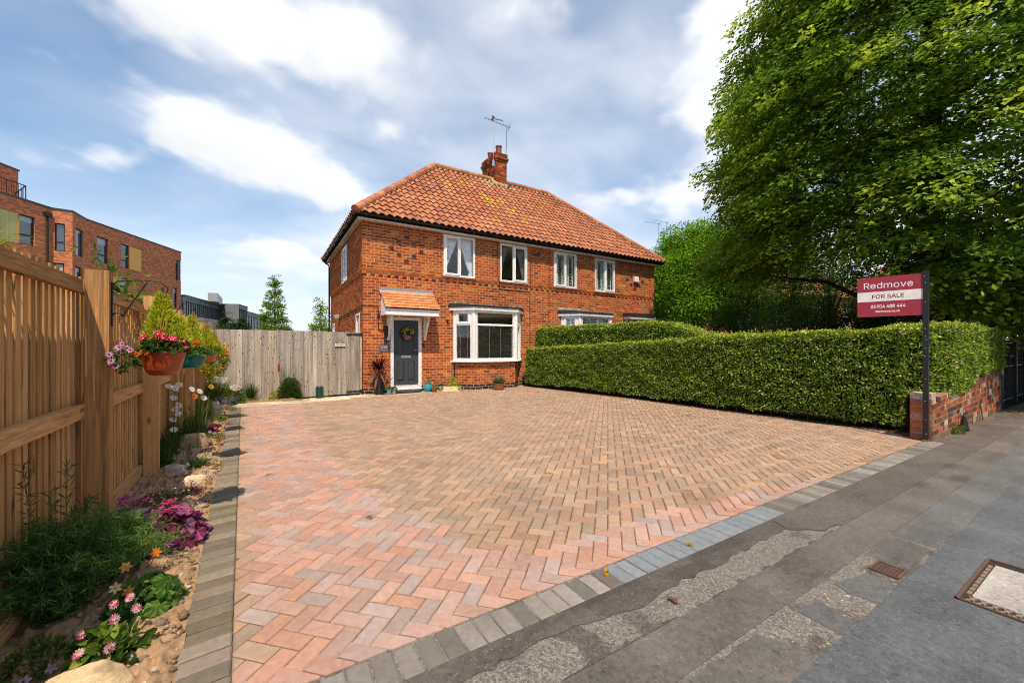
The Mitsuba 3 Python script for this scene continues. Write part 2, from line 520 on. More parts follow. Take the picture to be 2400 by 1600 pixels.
obj('asphalt_strip', MB().extrude(sbox(-40, 1.362, 70, 1.721).union(sbox(8.62, 1.6, 70, 1.93)).difference(N2(list(agg.exterior.coords), 2.2, .05)), -.04, -.002, (.098, .085, .075)), 'm_asphalt', pav)
obj('asphalt_strip', MB().extrude(ragged(-40, 70, 1.105, 1.357, 3.3, .008), -.04, -.003, (.118, .106, .097)), 'm_asphalt', pav)
obj('asphalt_strip', MB().extrude(sbox(4.1, .85, 70, 1.102), -.04, -.005, (.112, .110, .110)), 'm_asphalt', pav)
oval = N2([(3.72, 1.715), (4.41, 1.715), (4.46, 1.6), (4.22, 1.41), (3.98, 1.385), (3.74, 1.40), (3.52, 1.57), (3.56, 1.68)], 4.1, .04)
obj('asphalt_patch', MB().extrude(oval, -.04, .003, (.098, .089, .082)), 'm_asphalt', pav)
for P, c in (([(2.96, 1.05), (3.28, 1.0), (3.25, .85), (2.94, .84), (2.90, .96)], (.11, .11, .112)), ([(2.47, 1.05), (2.68, 1.04), (2.63, .84), (2.46, .84)], (.105, .106, .108)),
             ([(1.2, 1.09), (2.1, 1.07), (2.2, .91), (2.15, .84), (1.2, .84)], (.125, .113, .106)), ([(3.55, 1.10), (4.08, 1.10), (4.05, .87), (3.56, .86)], (.105, .098, .094)), ([(-2, 1.1), (1.21, 1.09), (1.21, .84), (-2, .84)], (.09, .085, .08))):
    obj('asphalt_patch', MB().extrude(N2(P, 8.0 + P[0][0], .035), -.04, -.004, c), 'm_asphalt', pav)
m = MB().extrude(ragged(-60, 80, -8, .842, 6.6, .012, .05).difference(sbox(3.375, .02, 4.2, .635)), -.055, -.0045, (.094, .101, .110))
labels[obj('road', m, 'm_asphalt')] = {'kind': 'structure'}
m = MB().box(-60, 80, -11, -8.01, -.05, .1, (.15, .14, .13))
labels[obj('far_pavement', m, 'm_asphalt')] = {'kind': 'structure'}

# loose stones on the worn strips and the bed margin
m = MB()
ico = trimesh.creation.icosphere(subdivisions=1)
peb = trimesh.creation.icosahedron()
for k in range(900):
    if k < 520:
        x, y = U(-.6, 4.1), U(1.37, 1.57)
        z, s = -.012, U(.0025, .006)
    elif k < 800:
        x, y = U(1.9, 3.5), U(.85, 1.04)
        z, s = -.012, U(.003, .009)
    else:
        x, y = U(8.6, 14.5), 1.88 - abs(U(0, .35) * U(0, 1))
        z, s = 0, U(.003, .008)
    V = peb.vertices * s * np.array([U(.7, 1.4), U(.7, 1.4), .6]) + [x, y, z + s * .3]
    m.add(V, peb.faces, np.array([.42, .36, .28]) * U(.4, 1.25))
stuff(obj('loose_gravel', m, 'm_plain'))
labels['loose_gravel'] = {'kind': 'stuff', 'label': 'fine loose gravel on the worn strips of pavement', 'category': 'gravel'}

# drain grate
g = thing('drain_grate', 'rusty iron drain grate set in the patched strip of pavement', 'drain')
m = MB()
IR = (.11, .07, .052)
gx0, gx1, gy0, gy1 = 3.345, 3.515, .86, 1.01
for a in ((gx0, gx1, gy0, gy0 + .012), (gx0, gx1, gy1 - .012, gy1), (gx0, gx0 + .012, gy0, gy1), (gx1 - .012, gx1, gy0, gy1)):
    m.box(*a, -.04, .006, IR)
obj('frame', m, 'm_satin', g)
for k in range(5):
    x = gx0 + .012 + (k + 1) * (gx1 - gx0 - .024) / 6
    obj('bar', MB().box(x - .005, x + .005, gy0 + .0125, gy1 - .0125, -.03, .004, IR), 'm_satin', g)
for k in range(6):
    yy = gy0 + .012 + (k + 1) * (gy1 - gy0 - .024) / 7
    obj('bar', MB().box(gx0 + .0125, gx1 - .0125, yy - .0035, yy + .0035, -.03, .002, IR), 'm_satin', g)
obj('pit', MB().box(gx0 + .001, gx1 - .001, gy0 + .001, gy1 - .001, -.054, -.045, (.012, .010, .009)), 'm_plain', g)

# access cover
g = thing('access_cover', 'concrete filled access cover with a rusty iron rim in the road', 'manhole cover')
rim = sbox(3.38, .025, 4.195, .63).buffer(-.02).buffer(.02)
inner = sbox(3.395, .04, 4.18, .615)
obj('rim', MB().extrude(rim.difference(inner), -.05, .004, (.10, .065, .05)), 'm_satin', g)
obj('infill', MB().extrude(sbox(3.475, .075, 4.10, .58), -.05, .001, (.36, .335, .31)), 'm_asphalt', g)
obj('plate', MB().extrude(inner.difference(sbox(3.4755, .0745, 4.1005, .5805)), -.05, -.008, (.035, .024, .02)), 'm_satin', g)
m = MB()
for k in range(14):
    for s_ in (-1, 1):
        yy = .05 + k * .042
        a, b = np.array([3.398, yy, -.003]), np.array([3.47, yy + s_ * .036, -.003])
        if .045 < b[1] < .61:
            m.obox((a + b) / 2, (b - a) / 2, np.array([0, .0022, 0]), np.array([0, 0, .0045]), (.30, .22, .17))
obj('tread', m, 'm_satin', g)
for y0 in (.05, .588):
    for k in range(9):
        obj('rib', MB().box(3.50 + k * .066, 3.55 + k * .066, y0, y0 + .018, -.02, 0, (.20, .145, .115)), 'm_satin', g)
m = MB().extrude(LineString([(3.44, .33), (3.54, .33)]).buffer(.021), .0015, .004, (.06, .04, .032))
obj('key_slot', m, 'm_satin', g)

# a few fallen leaves
LEAFTXT = [('yellow fallen leaf lying in the middle of the driveway', 2.73, 3.67), ('yellow fallen leaf on the grey border blocks', 1.83, 1.86), ('brown curled fallen leaf on the pink pavers', .76, 3.51),
           ('small yellow fallen leaf near the left edging', .02, 5.28), ('pale curled fallen leaf on the worn pavement strip', 1.97, 1.45), ('ochre fallen leaf on the blue grey border blocks', 2.62, 1.83)]
for t, x, y in LEAFTXT:
    m = MB()
    n = 3
    leaves(m, np.array([[x, y, .006]] * n) + RNG.normal(size=(n, 3)) * [.008, .008, .001], np.array([[U(-.4, .4), U(-.4, .4), 1]] * n), RNG.normal(size=(n, 3)) * [1, 1, .1], .045, .03,
           tints(n, [(.62, .36, .03)] if 'yellow' in t or 'ochre' in t else [(.33, .2, .1)]), 4, .3)
    leaf_obj('fallen_leaf', m, label=t, category='leaf')

# ------------------------------------------------------------------ the semi-detached house
house = thing('brick_house', 'red brick semi-detached house with an orange pantile hipped roof and white bay windows', 'house')
YF, XL, XR, YB = 12.774, 2.50, 15.76, 20.0
MORTAR = (.64, .42, .245)
PAL = [(.44, .105, .028), (.37, .080, .027), (.51, .145, .036), (.25, .066, .033), (.38, .11, .048), (.57, .19, .048), (.31, .11, .068)]
PW = [.32, .25, .14, .11, .08, .05, .05]


def brick_tone(u, z):
    band = 1.25 if z < .8 or 2.4 < z < 3.3 else .8
    w = np.array(PW) * np.array([1, 1, 1, band ** 3, 1, 1 / band, band ** 2])
    return np.array(PAL[int(RNG.choice(len(PAL), p=w / w.sum()))]) * U(.82, 1.16)


def courses(O, D, N, u0, u1, z0, rows, g, holes=(), mod=.248, phase=0.0, tone=brick_tone, dark=0, depth=.010, joint=.015, proud=.0015):
    """bricks of one wall face: O plan origin, D direction, N outward normal; holes: (u0, u1, z0, z1)"""
    out = []
    D3, N3 = np.array([*D, 0.0]), np.array([*N, 0.0])
    O3 = np.array([*O, 0.0])
    for r in range(rows):
        za, zb = z0 + r * g + joint / 2, z0 + (r + 1) * g - joint / 2
        zm = (za + zb) / 2
        cuts = sorted([(a, b) for a, b, c, d in holes if c < zm < d])
        free, x = [], u0
        for a, b in cuts:
            if a > x:
                free.append((x, min(a, u1)))
            x = max(x, b)
        if x < u1:
            free.append((x, u1))
        s = u0 - mod + (phase + (r % 2) * .5) * mod
        while s < u1:
            for a, b in free:
                ua, ub = max(s + joint / 2, a), min(s + mod - joint / 2, b)
                if ub - ua > .018:
                    c = O3 + D3 * (ua + ub) / 2 + np.array([0, 0, zm])
                    col = np.array([.035, .033, .036]) * U(.7, 1.5) if r < dark else tone((ua + ub) / 2, zm)
                    p = U(0, proud)
                    out.append((c, (lambda mb, c=c, h=(ub - ua) / 2, v=(zb - za) / 2, col=col, p=p, rr=U(.02, .98):
                                    mb.obox(c + N3 * (p - depth), D3 * h, N3 * depth, np.array([0, 0, v]), col, rr, skip=('-b',) if np.dot(np.cross(D3 * h, N3), [0, 0, 1]) > 0 else ('-b',)))))
            s += mod
    return out


W_UP = [(5.09, 6.27, 3.845, 5.262), (7.296, 8.486, 3.845, 5.25), (9.768, 10.945, 3.845, 5.26), (11.975, 13.156, 3.82, 5.245)]
DOOR = (3.33, 4.342, .06, 2.40)
BAYS = [5.452, 10.16]
BW = 2.729
hole_low = [DOOR] + [(b + .03, b + BW - .03, -1, 2.84) for b in BAYS] + [(13.85, 14.9, .06, 2.75)]
loc = lambda hs: [(a - XL, b - XL, c, d) for a, b, c, d in hs]
items = []
G1, G2 = (3.69 - .186) / 38, (5.287 - 3.778) / 16
items += courses((XL, YF), (1, 0), (0, -1), 0, XR - XL, 0, 2, .093, loc(hole_low), dark=2, phase=.2)
items += courses((XL, YF), (1, 0), (0, -1), 0, XR - XL, .186, 38, G1, loc(hole_low))
items += courses((XL - .03, YF - .03), (1, 0), (0, -1), 0, XR - XL + .06, 3.778, 16, G2, [(a + .03, b + .03, c, d) for a, b, c, d in loc(W_UP)])
SIDEH = [(2.64, 3.83, 3.83, 5.15), (.45, 1.13, 1.45, 2.52), (5.9, 6.5, 1.45, 2.46)]
items += courses((XL, YF), (0, 1), (-1, 0), 0, YB - YF, 0, 2, .093, SIDEH, dark=2, phase=.7)
items += courses((XL, YF), (0, 1), (-1, 0), 0, YB - YF, .186, 38, G1, SIDEH, phase=.5)
items += courses((XL - .03, YF - .03), (0, 1), (-1, 0), 0, YB - YF + .03, 3.778, 16, G2, [(a + .03, b + .03, c, d) for a, b, c, d in SIDEH], phase=.5)
items += courses((XR, YF), (0, 1), (1, 0), 0, YB - YF, .0, 57, .0925, (), phase=.5)
# corbel of alternate headers under the upper storey, two flared courses above it
dent = []
for D, N, O, n in (((1, 0), (0, -1), (XL - .03, YF - .03), XR - XL + .06), ((0, 1), (-1, 0), (XL - .03, YF - .03), YB - YF)):
    D3, N3, O3 = np.array([*D, 0.]), np.array([*N, 0.]), np.array([*O, 0.])
    u = .0
    while u < n - .1:
        c = O3 + D3 * (u + .06) - N3 * .02 + np.array([0, 0, 3.732])
        dent.append((c, (lambda mb, c=c, D3=D3, N3=N3, col=brick_tone(0, 2): mb.obox(c, D3 * .058, N3 * .028, np.array([0, 0, .04]), col))))
        u += .248
    items += [(c, b) for c, b in courses(O3[:2] + N3[:2] * .012, D, N, 0, n, 3.775, 1, .086, (), phase=.25)]
items += dent
HD = [(3.836, 4.955), (3.599, 4.774), (4.069, 4.767), (3.35, 4.585), (4.315, 4.576), (3.591, 4.39), (4.078, 4.396), (3.828, 4.208),
      (14.442, 4.9), (14.208, 4.715), (14.705, 4.711), (13.946, 4.517), (14.938, 4.509), (14.212, 4.317), (14.70, 4.319), (14.442, 4.122)]
for x, z in HD:
    obj('header_brick', MB().obox((x, YF - .04, z), (.062, 0, 0), (0, .03, 0), (0, 0, .038), (.085, .058, .055)), 'm_brick', house)

# bays: brick base, sill, frames, fascia, felt roof


def bay_pts(x0, off=0.0):
    """plan of a bay's outer line moved outwards by off"""
    q = off * .414
    return [np.array(p) for p in ((x0 - off * 1.414 if off else x0, YF), (x0 + .523 - q, YF - .574 - off), (x0 + BW - .523 + q, YF - .574 - off), (x0 + BW + off * 1.414 if off else x0 + BW, YF))]


for x0 in BAYS:
    P = bay_pts(x0, -.05)
    for a, b in zip(P[:-1], P[1:]):
        D = unit(b - a)
        N = np.array([D[1], -D[0]])
        L = float(np.linalg.norm(b - a))
        items += courses(a, D, N, 0, L, 0, 2, .088, (), dark=2, phase=.3)
        items += courses(a, D, N, 0, L, .176, 7, .0915, (), phase=.5)
        items += courses(a, D, N, 0, L, .8165, 1, .105, (), mod=.083)
pieces(items, 'brick', 'brickwork', 'm_brick', house)

# solid walls behind the bricks, with real openings
m = MB()
fr = ((0, YF + .003, 0), (1, 0, 0), (0, 0, 1))
low = sbox(XL + .003, 0, XR - .003, 3.78)
for a, b, c, d in hole_low:
    low = low.difference(sbox(a, c, b, d))
m.extrude(low, -.2, 0, MORTAR, frame=fr)
up = sbox(XL - .027, 3.755, XR + .027, 5.29)
for a, b, c, d in W_UP:
    up = up.difference(sbox(a, c, b, d))
m.extrude(up, -.2, 0, MORTAR, frame=((0, YF - .027, 0), (1, 0, 0), (0, 0, 1)))
fs = ((XL + .003, 0, 0), (0, -1, 0), (0, 0, 1))
low = sbox(-YB, 0, -YF - .22, 3.78)
up = sbox(-YB, 3.755, -YF - .19, 5.29)
for a, b, c, d in SIDEH:
    low = low.difference(sbox(-YF - b, c, -YF - a, d))
    up = up.difference(sbox(-YF - b, c, -YF - a, d))
m.extrude(low, -.2, 0, MORTAR, frame=fs)
m.extrude(up, -.2, 0, MORTAR, frame=((XL - .027, 0, 0), (0, -1, 0), (0, 0, 1)))
m.box(XL + .0035, XL + .2, YF + .0035, YF + .225, 0, 3.754, MORTAR)
m.box(XL - .0265, XL + .2, YF - .0265, YF + .19, 3.756, 5.288, MORTAR)
m.box(XR - .21, XR - .003, YF + .22, YB, 0, 5.28, MORTAR)
m.box(XL + .25, XR - .25, YB - .2, YB, 0, 5.28, (.36, .12, .05))
for x0 in BAYS:
    P = bay_pts(x0, -.053)
    m.extrude(Polygon([*P, P[-1] + [0, -.004], P[0] + [0, -.004]][:4]), 0, .915, MORTAR)
wall = obj('wall', m, 'm_plain', house)
m = MB().box(XL + .2, XR - .22, YF + .2, YB - .2, 2.55, 2.75, (.55, .52, .48)).box(XL + .2, XR - .22, YF + .2, YB - .2, 5.2, 5.27, (.6, .58, .55)).box(XL + .2, XR - .22, YF + .2, YB - .2, -.05, .05, (.2, .15, .1))
m.box(9.0, 9.2, YF + .2, YB - .2, .06, 5.19, (.5, .47, .43)).box(XL + .21, XR - .23, YF + 3.6, YF + 3.75, .06, 5.19, (.45, .42, .38))
m.box(6.75, 6.85, YF + .2, YF + 3.59, 2.76, 5.19, (.5, .47, .43)).box(4.9, 5.0, YF + .2, YF + 3.59, .06, 2.54, (.5, .47, .43))
obj('interior', m, 'm_plain', house)


def bars(mb, O, D, N, rects, d0, d1, col):
    """flat bars: rects (u0, u1, z0, z1) between depths d0 and d1 along N"""
    D3, N3, O3 = np.array([*D, 0.]), np.array([*N, 0.]), np.array([*O, 0.])
    for a, b, c, d in rects:
        mb.obox(O3 + D3 * (a + b) / 2 + N3 * (d0 + d1) / 2 + np.array([0, 0, (c + d) / 2]), D3 * (b - a) / 2, N3 * (d1 - d0) / 2, np.array([0, 0, (d - c) / 2]), col)
    return mb


def ring(a, b, c, d, w):
    return [(a, b, c, c + w), (a, b, d - w, d), (a, a + w, c + w, d - w), (b - w, b, c + w, d - w)]


def pane(parent, O, D, N, a, b, c, d, dep):
    D3, N3, O3 = np.array([*D, 0.]), np.array([*N, 0.]), np.array([*O, 0.])
    q = [O3 + D3 * u + N3 * dep + np.array([0, 0, z]) for u, z in ((a, c), (b, c), (b, d), (a, d))]
    m = MB().add(q, [[0, 1, 2, 3]], (.5, .5, .5))
    return obj('pane', m, 'm_pane', parent, smooth=False)


def casement(parent, O, D, N, u0, u1, z0, z1, cells, w=.062, sash=.052):
    """white frame; cells: (u0, u1, z0, z1, opening)"""
    m = bars(MB(), O, D, N, ring(u0, u1, z0, z1, w), -.06, .012, WHITE)
    for a, b, c, d, op in cells:                        # mullions and transoms: the spaces between cells
        pass
    us = sorted({round(c[0], 3) for c in cells} | {round(c[1], 3) for c in cells})
    xs = [(a, b) for a, b in zip(us[:-1], us[1:]) if not any(c[0] < (a + b) / 2 < c[1] for c in cells)]
    bars(m, O, D, N, [(a - .002, b + .002, z0 + w, z1 - w) for a, b in xs], -.058, .010, WHITE)
    zs = sorted({round(c[2], 3) for c in cells} | {round(c[3], 3) for c in cells})
    for a, b in zip(zs[:-1], zs[1:]):
        if not any(c[2] < (a + b) / 2 < c[3] for c in cells):
            bars(m, O, D, N, [(u0 + w, u1 - w, a - .002, b + .002)], -.059, .008, WHITE)
    obj('frame', m, 'm_gloss', parent)
    for a, b, c, d, op in cells:
        if op:
            s = obj('sash', bars(MB(), O, D, N, ring(a - .014, b + .014, c - .014, d + .014, sash + .014), -.045, .03, WHITE), 'm_gloss', parent)
            pane(parent, O, D, N, a + sash - .004, b - sash + .004, c + sash - .004, d - sash + .004, -.012)
        else:
            pane(parent, O, D, N, a - .004, b + .004, c - .004, d + .004, -.035)


WINL = ['upstairs window with tied net curtains above the porch', 'upstairs window with dark room and parted curtain', 'upstairs window with green white louvre shutters, nearer the middle', 'upstairs window with louvre shutters nearest the right corner']
for i, (a, b, c, d) in enumerate(W_UP):
    w = key_for('window', house)
    labels[w] = {'label': WINL[i]}
    O, D, N = (0, YF - .05), (1, 0), (0, -1)
    mid = a + (b - a) * .515 if i in (0, 2) else a + (b - a) * .49
    cl = (a + .062, mid - .03, c + .062, d - .062, i in (0, 2))
    cr = (mid + .03, b - .062, c + .062, d - .062, i in (1, 3))
    casement(w, O, D, N, a + .004, b - .004, c + .004, d - .004, [cl, cr])
    obj('sill', MB().box(a - .03, b + .03, YF - .075, YF - .02, c - .045, c - .002, (.34, .09, .05)), 'm_brick', w)
    if i < 2:                                          # net curtains, drawn to the sides
        for s_, top, bot in ((1, .56, .05), (-1, .52, .10)):
            x_e = a + .04 if s_ > 0 else b - .04
            V, F = [], []
            nz, nu = 14, 40
            for q in range(nz + 1):
                t = q / nz
                wd = (bot + (top - bot) * (abs(t - .12) / .88) ** .85) if i == 0 else (.06 + .34 * t ** 1.3)
                for u in range(nu + 1):
                    s = u / nu
                    V.append((x_e + s_ * s * wd, YF + .12 + .022 * math.sin(s * 46 + t), c + .03 + t * (d - c - .06)))
            F = [[q * (nu + 1) + u, q * (nu + 1) + u + 1, (q + 1) * (nu + 1) + u + 1, (q + 1) * (nu + 1) + u] for q in range(nz) for u in range(nu)]
            obj('curtain', MB().add(V, F, (.80, .82, .86) if i == 0 else (.30, .29, .29)), 'm_plain', w)
    else:                                              # louvre shutters: stiles and tilted slats
        m = MB()
        SH = (.60, .70, .64)
        for x0, x1 in ((a + .05, mid - .02), (mid + .02, b - .05)):
            for q0, q1 in ((x0, x0 + .05), ((x0 + x1) / 2 - .035, (x0 + x1) / 2 + .035), (x1 - .05, x1)):
                m.box(q0, q1, YF + .13, YF + .16, c + .02, d - .02, SH)
            m.box(x0 + .05, x1 - .05, YF + .131, YF + .159, c + .02, c + .12, SH)
            m.box(x0 + .05, x1 - .05, YF + .131, YF + .159, d - .14, d - .02, SH)
        obj('shutter_frame', m, 'm_satin', w)
        m = MB()
        z = c + .15
        while z < d - .16:
            m.obox(((a + b) / 2, YF + .148, z), ((b - a) / 2 - .06, 0, 0), (0, .030, .008), (0, -.0012, .004), SH)
            z += .062
        stuff(obj('slats', m, 'm_satin', w))
for (a, b, c, d) in SIDEH:
    w = key_for('window', house)
    labels[w] = {'label': 'narrow white window in the shaded side wall' if b - a < .8 else 'tall white window high in the side wall'}
    O, D, N = (XL - (.03 if c > 3 else 0) + .0, YF), (0, 1), (-1, 0)
    casement(w, O, D, N, a + .004, b - .004, c + .004, d - .004, [(a + .06, a + (b - a) * .5 - .025, c + .06, d - .06, True), (a + (b - a) * .5 + .025, b - .06, c + .06, d - .06, False)] if b - a > .8 else [(a + .06, b - .06, c + .06, d - .06, False)])

for bi, x0 in enumerate(BAYS):
    bay = key_for('bay_window', house)
    labels[bay] = {'label': ('white bay window with leaded glass beside the front door', 'white bay window of the other half, behind the hedge')[bi]}
    P, Pf, Ps, Pr = bay_pts(x0), bay_pts(x0, .10), bay_pts(x0, .075), bay_pts(x0, .13)
    obj('sill', MB().extrude(Polygon(Ps), .925, .972, WHITE), 'm_gloss', bay)
    zt = 2.70
    for si, (p, q) in enumerate(zip(P[:-1], P[1:])):
        D = unit(q - p)
        N = np.array([D[1], -D[0]])
        L = float(np.linalg.norm(q - p))
        e = .045
        cells = [(e + .10, L - e - .10, 1.06, 2.175, False), (e + .10, L - e - .10, 2.24, 2.645, si != 1)]
        casement(bay, p, D, N, e, L - e, .972, zt, cells, w=.085, sash=.07)
        m = MB()
        for uu in ([.33, .66] if si == 1 else [.22, .8]):     # lead lines
            for c in cells[:1]:
                u = c[0] + (c[1] - c[0]) * uu
                bars(m, p, D, N, [(u - .003, u + .003, c[2], c[3])], -.033, -.029, (.35, .35, .34))
        if si == 1:
            for u in (cells[0][0] + .05, cells[0][1] - .05):
                bars(m, p, D, N, [(u - .003, u + .003, cells[0][2], cells[0][3])], -.033, -.029, (.35, .35, .34))
        obj('lead_line', m, 'm_satin', bay)
        if bi == 1:
            m = MB()
            z = 1.1
            while z < 2.64:
                bars(m, p, D, N, [(e + .09, L - e - .09, z, z + .03)], -.14, -.10, (.62, .70, .66))
                z += .07
            bars(m, p, D, N, [(L * t - .04, L * t + .04, 1.0, 2.66) for t in ((.36, .62) if si == 1 else (.5,))], -.10, -.085, (.62, .70, .66))
            stuff(obj('blind', m, 'm_satin', bay))
        else:
            m = MB()
            z = 1.06
            while z < 2.2:
                bars(m, p, D, N, [(e + .05, L - e - .05, z, z + .0025)], -.14, -.118, (.16, .15, .15))
                z += .032
            stuff(obj('blind', m, 'm_satin', bay))
    for p in P[1:3]:                                     # corner posts
        obj('corner_post', MB().lathe((p[0], p[1] + .03, 0), [(0, .9725), (.068, .9725), (.068, zt - .001), (0, zt - .001)], WHITE, 12), 'm_gloss', bay)
    for p, s_ in ((P[0], 1), (P[3], -1)):
        obj('jamb', MB().box(p[0] + (0 if s_ > 0 else -.05), p[0] + (.05 if s_ > 0 else 0), YF - .052, YF + .02, .9725, zt - .001, WHITE), 'm_gloss', bay)
    # fascia band and soffit, felt roof above
    m = MB().extrude(Polygon(Pf).difference(Polygon(bay_pts(x0, .07))), 2.69, 2.822, WHITE).extrude(Polygon(bay_pts(x0, .0695)), zt, zt + .02, WHITE)
    obj('fascia', m, 'm_gloss', bay)
    m = MB()
    A = [np.array([*p, 2.824]) for p in Pr]
    B = [np.array([x0 - .13, YF - .002, 2.96]), np.array([x0 + .4, YF - .06, 2.945]), np.array([x0 + BW - .4, YF - .06, 2.935]), np.array([x0 + BW + .13, YF - .002, 2.93])]
    FELT = (.028, .029, .031)
    for k in range(3):
        n = 8
        for j in range(n):
            q = [A[k] + (A[k + 1] - A[k]) * j / n, A[k] + (A[k + 1] - A[k]) * (j + 1) / n, B[k] + (B[k + 1] - B[k]) * (j + 1) / n, B[k] + (B[k + 1] - B[k]) * j / n]
            for t in (0, 1):
                pass
            m.add(q, [[0, 1, 2, 3]], FELT)
            m.add([q[0] + [0, 0, -.028], q[1] + [0, 0, -.028], q[1], q[0]], [[0, 1, 2, 3]], FELT)
    m.add([B[0], B[1], B[2], B[3]], [[0, 1, 2, 3]], FELT)
    m.add([a + [0, 0, -.001] for a in A], [[0, 1, 2, 3]], FELT)
    obj('felt_roof', m, 'm_plain', bay)
    m = MB()                                             # ragged mortar fillet along the wall
    n = 46
    for j in range(n):
        xa, xb = x0 - .15 + (BW + .3) * j / n, x0 - .15 + (BW + .3) * (j + 1) / n
        h = U(.002, .016) + (.05 if bi and j < 18 else 0)
        m.box(xa, xb, YF - .02 - U(0, .02), YF + .004, 2.93, 2.975 - .035 * j / n + h, np.array([.50, .45, .40]) * U(.5, 1.1) if bi else np.array([.42, .36, .30]) * U(.3, 1.2))
    obj('mortar_fillet', m, 'm_soil', bay)

# front door
door = key_for('door', house)
labels[door] = {'label': 'dark grey panelled front door in a white frame'}
O, D, N = (0, YF), (1, 0), (0, -1)
m = bars(MB(), O, D, N, ring(3.333, 4.338, .10, 2.398, .098), -.10, .008, WHITE)
bars(m, O, D, N, [(3.30, 4.36, .075, .10)], -.1, .03, WHITE)
bars(m, O, D, N, [(3.431, 4.24, .198, .215)], -.095, .012, (.55, .55, .54))
obj('frame', m, 'm_gloss', door)
GREY = (.037, .046, .058)
dl, dr_, db, dt = 3.433, 4.238, .217, 2.298
cx = (dl + dr_) / 2
pan = [(dl + .115, cx - .065, .36, .98), (cx + .065, dr_ - .115, .36, .98), (dl + .115, cx - .065, 1.23, 2.15), (cx + .065, dr_ - .115, 1.23, 2.15)]
lf = sbox(dl, db, dr_, dt)
for a, b, c, d in pan:
    lf = lf.difference(sbox(a, c, b, d))
m = MB().extrude(lf, -.075, -.035, GREY, frame=((0, YF, 0), (1, 0, 0), (0, 0, 1)))
leaf_k = obj('leaf', m, 'm_satin', door)
for i, (a, b, c, d) in enumerate(pan):
    if i < 2:
        m = MB()
        o_, i_ = [(a, c), (b, c), (b, d), (a, d)], [(a + .035, c + .035), (b - .035, c + .035), (b - .035, d - .035), (a + .035, d - .035)]
        y0, y1 = YF + .062, YF + .040
        for k in range(4):
            q = (k + 1) % 4
            m.add([(o_[k][0], y0, o_[k][1]), (o_[q][0], y0, o_[q][1]), (i_[q][0], y1, i_[q][1]), (i_[k][0], y1, i_[k][1])], [[0, 1, 2, 3]], GREY)
        m.add([(x, y1, z) for x, z in i_], [[0, 1, 2, 3]], GREY)
        obj('panel', m, 'm_satin', door)
    else:
        obj('glazing', MB().box(a, b, YF + .056, YF + .064, c, d, (.05, .047, .045)), 'm_gloss', door)
        obj('glazing_bead', bars(MB(), O, D, N, ring(a, b, c, d, .024), -.056, -.028, GREY), 'm_satin', door)
lb = MB().box(cx - .155, cx + .15, YF + .018, YF + .034, 1.085, 1.165, (.62, .60, .57))
lb.box(cx - .13, cx + .125, YF + .010, YF + .0175, 1.098, 1.152, (.5, .48, .46))
obj('letterbox', lb, 'm_metal', door)
m = MB().box(dr_ - .072, dr_ - .03, YF + .02, YF + .034, 1.18, 1.42, (.05, .05, .055)).tube([(dr_ - .05, YF + .02, 1.345), (dr_ - .05, YF - .03, 1.345), (dr_ - .17, YF - .035, 1.345)], .011, (.75, .72, .66))
obj('handle', m, 'm_metal', door)
obj('step', MB().extrude(Polygon([(3.32, YF - .0)] + [(3.83 + .52 * math.cos(t), YF - .02 - .42 * math.sin(t)) for t in np.linspace(math.pi, 0, 24)] + [(4.35, YF)]), -.01, .062, (.045, .044, .048)), 'm_asphalt', door)
# neighbour's door behind the hedge
nd = key_for('door', house)
labels[nd] = {'label': "neighbour's door under a flat dark canopy, mostly behind the hedge"}
obj('frame', bars(MB(), O, D, N, ring(13.853, 14.897, .06, 2.748, .1), -.1, .01, WHITE), 'm_gloss', nd)
obj('leaf', MB().box(13.96, 14.79, YF + .03, YF + .07, .165, 2.64, (.55, .55, .53)), 'm_satin', nd)
obj('canopy', MB().box(13.68, 15.28, YF - .48, YF - .003, 2.80, 2.945, (.028, .028, .03)), 'm_satin', nd)
obj('canopy_fascia', MB().box(13.72, 15.40, YF - .45, YF - .003, 2.69, 2.799, (.72, .71, .68)), 'm_gloss', nd)

# porch canopy over the front door
po = key_for('porch_canopy', house)
labels[po] = {'label': 'small tiled canopy on white brackets over the front door'}
X0, X1, Y0 = 3.03, 4.71, 12.17
m = MB().box(X0, X1, Y0 - .018, Y0, 2.416, 2.605, WHITE).box(X0 + .001, X1 - .001, Y0 + .0005, YF - .002, 2.43, 2.445, (.74, .73, .70))
obj('fascia', m, 'm_gloss', po)
for xx, s_ in ((X0, 1), (X1, -1)):
    n = 6
    for k in range(n):                                   # boarded cheeks
        za, zb = 2.417 + k * .118, 2.417 + (k + 1) * .118 - .004
        sl = lambda z: Y0 + .002 + max(0, (z - 2.60)) / (3.13 - 2.60) * (YF - Y0 - .06)
        q = [(Y0 + .001, za), (YF - .002, za), (YF - .002, zb), (max(sl(zb), Y0 + .001), zb), (max(sl(za), Y0 + .001), za)]
        pg = Polygon(q).buffer(0)
        if pg.area > 1e-4:
            mm = MB().extrude(pg, 0, .02, WHITE, frame=((xx + (.001 if s_ > 0 else -.021), 0, 0), (0, 1, 0), (0, 0, 1)))
            obj('cheek_board', mm, 'm_gloss', po)
TC = [(.60, .25, .105), (.56, .215, .085), (.64, .285, .13)]
slope = unit(np.array([0, YF - .05 - (Y0 - .06), 3.16 - 2.615]))
sn = np.array([0, -slope[2], slope[1]])
Ls = math.hypot(YF - .05 - (Y0 - .06), 3.16 - 2.615)
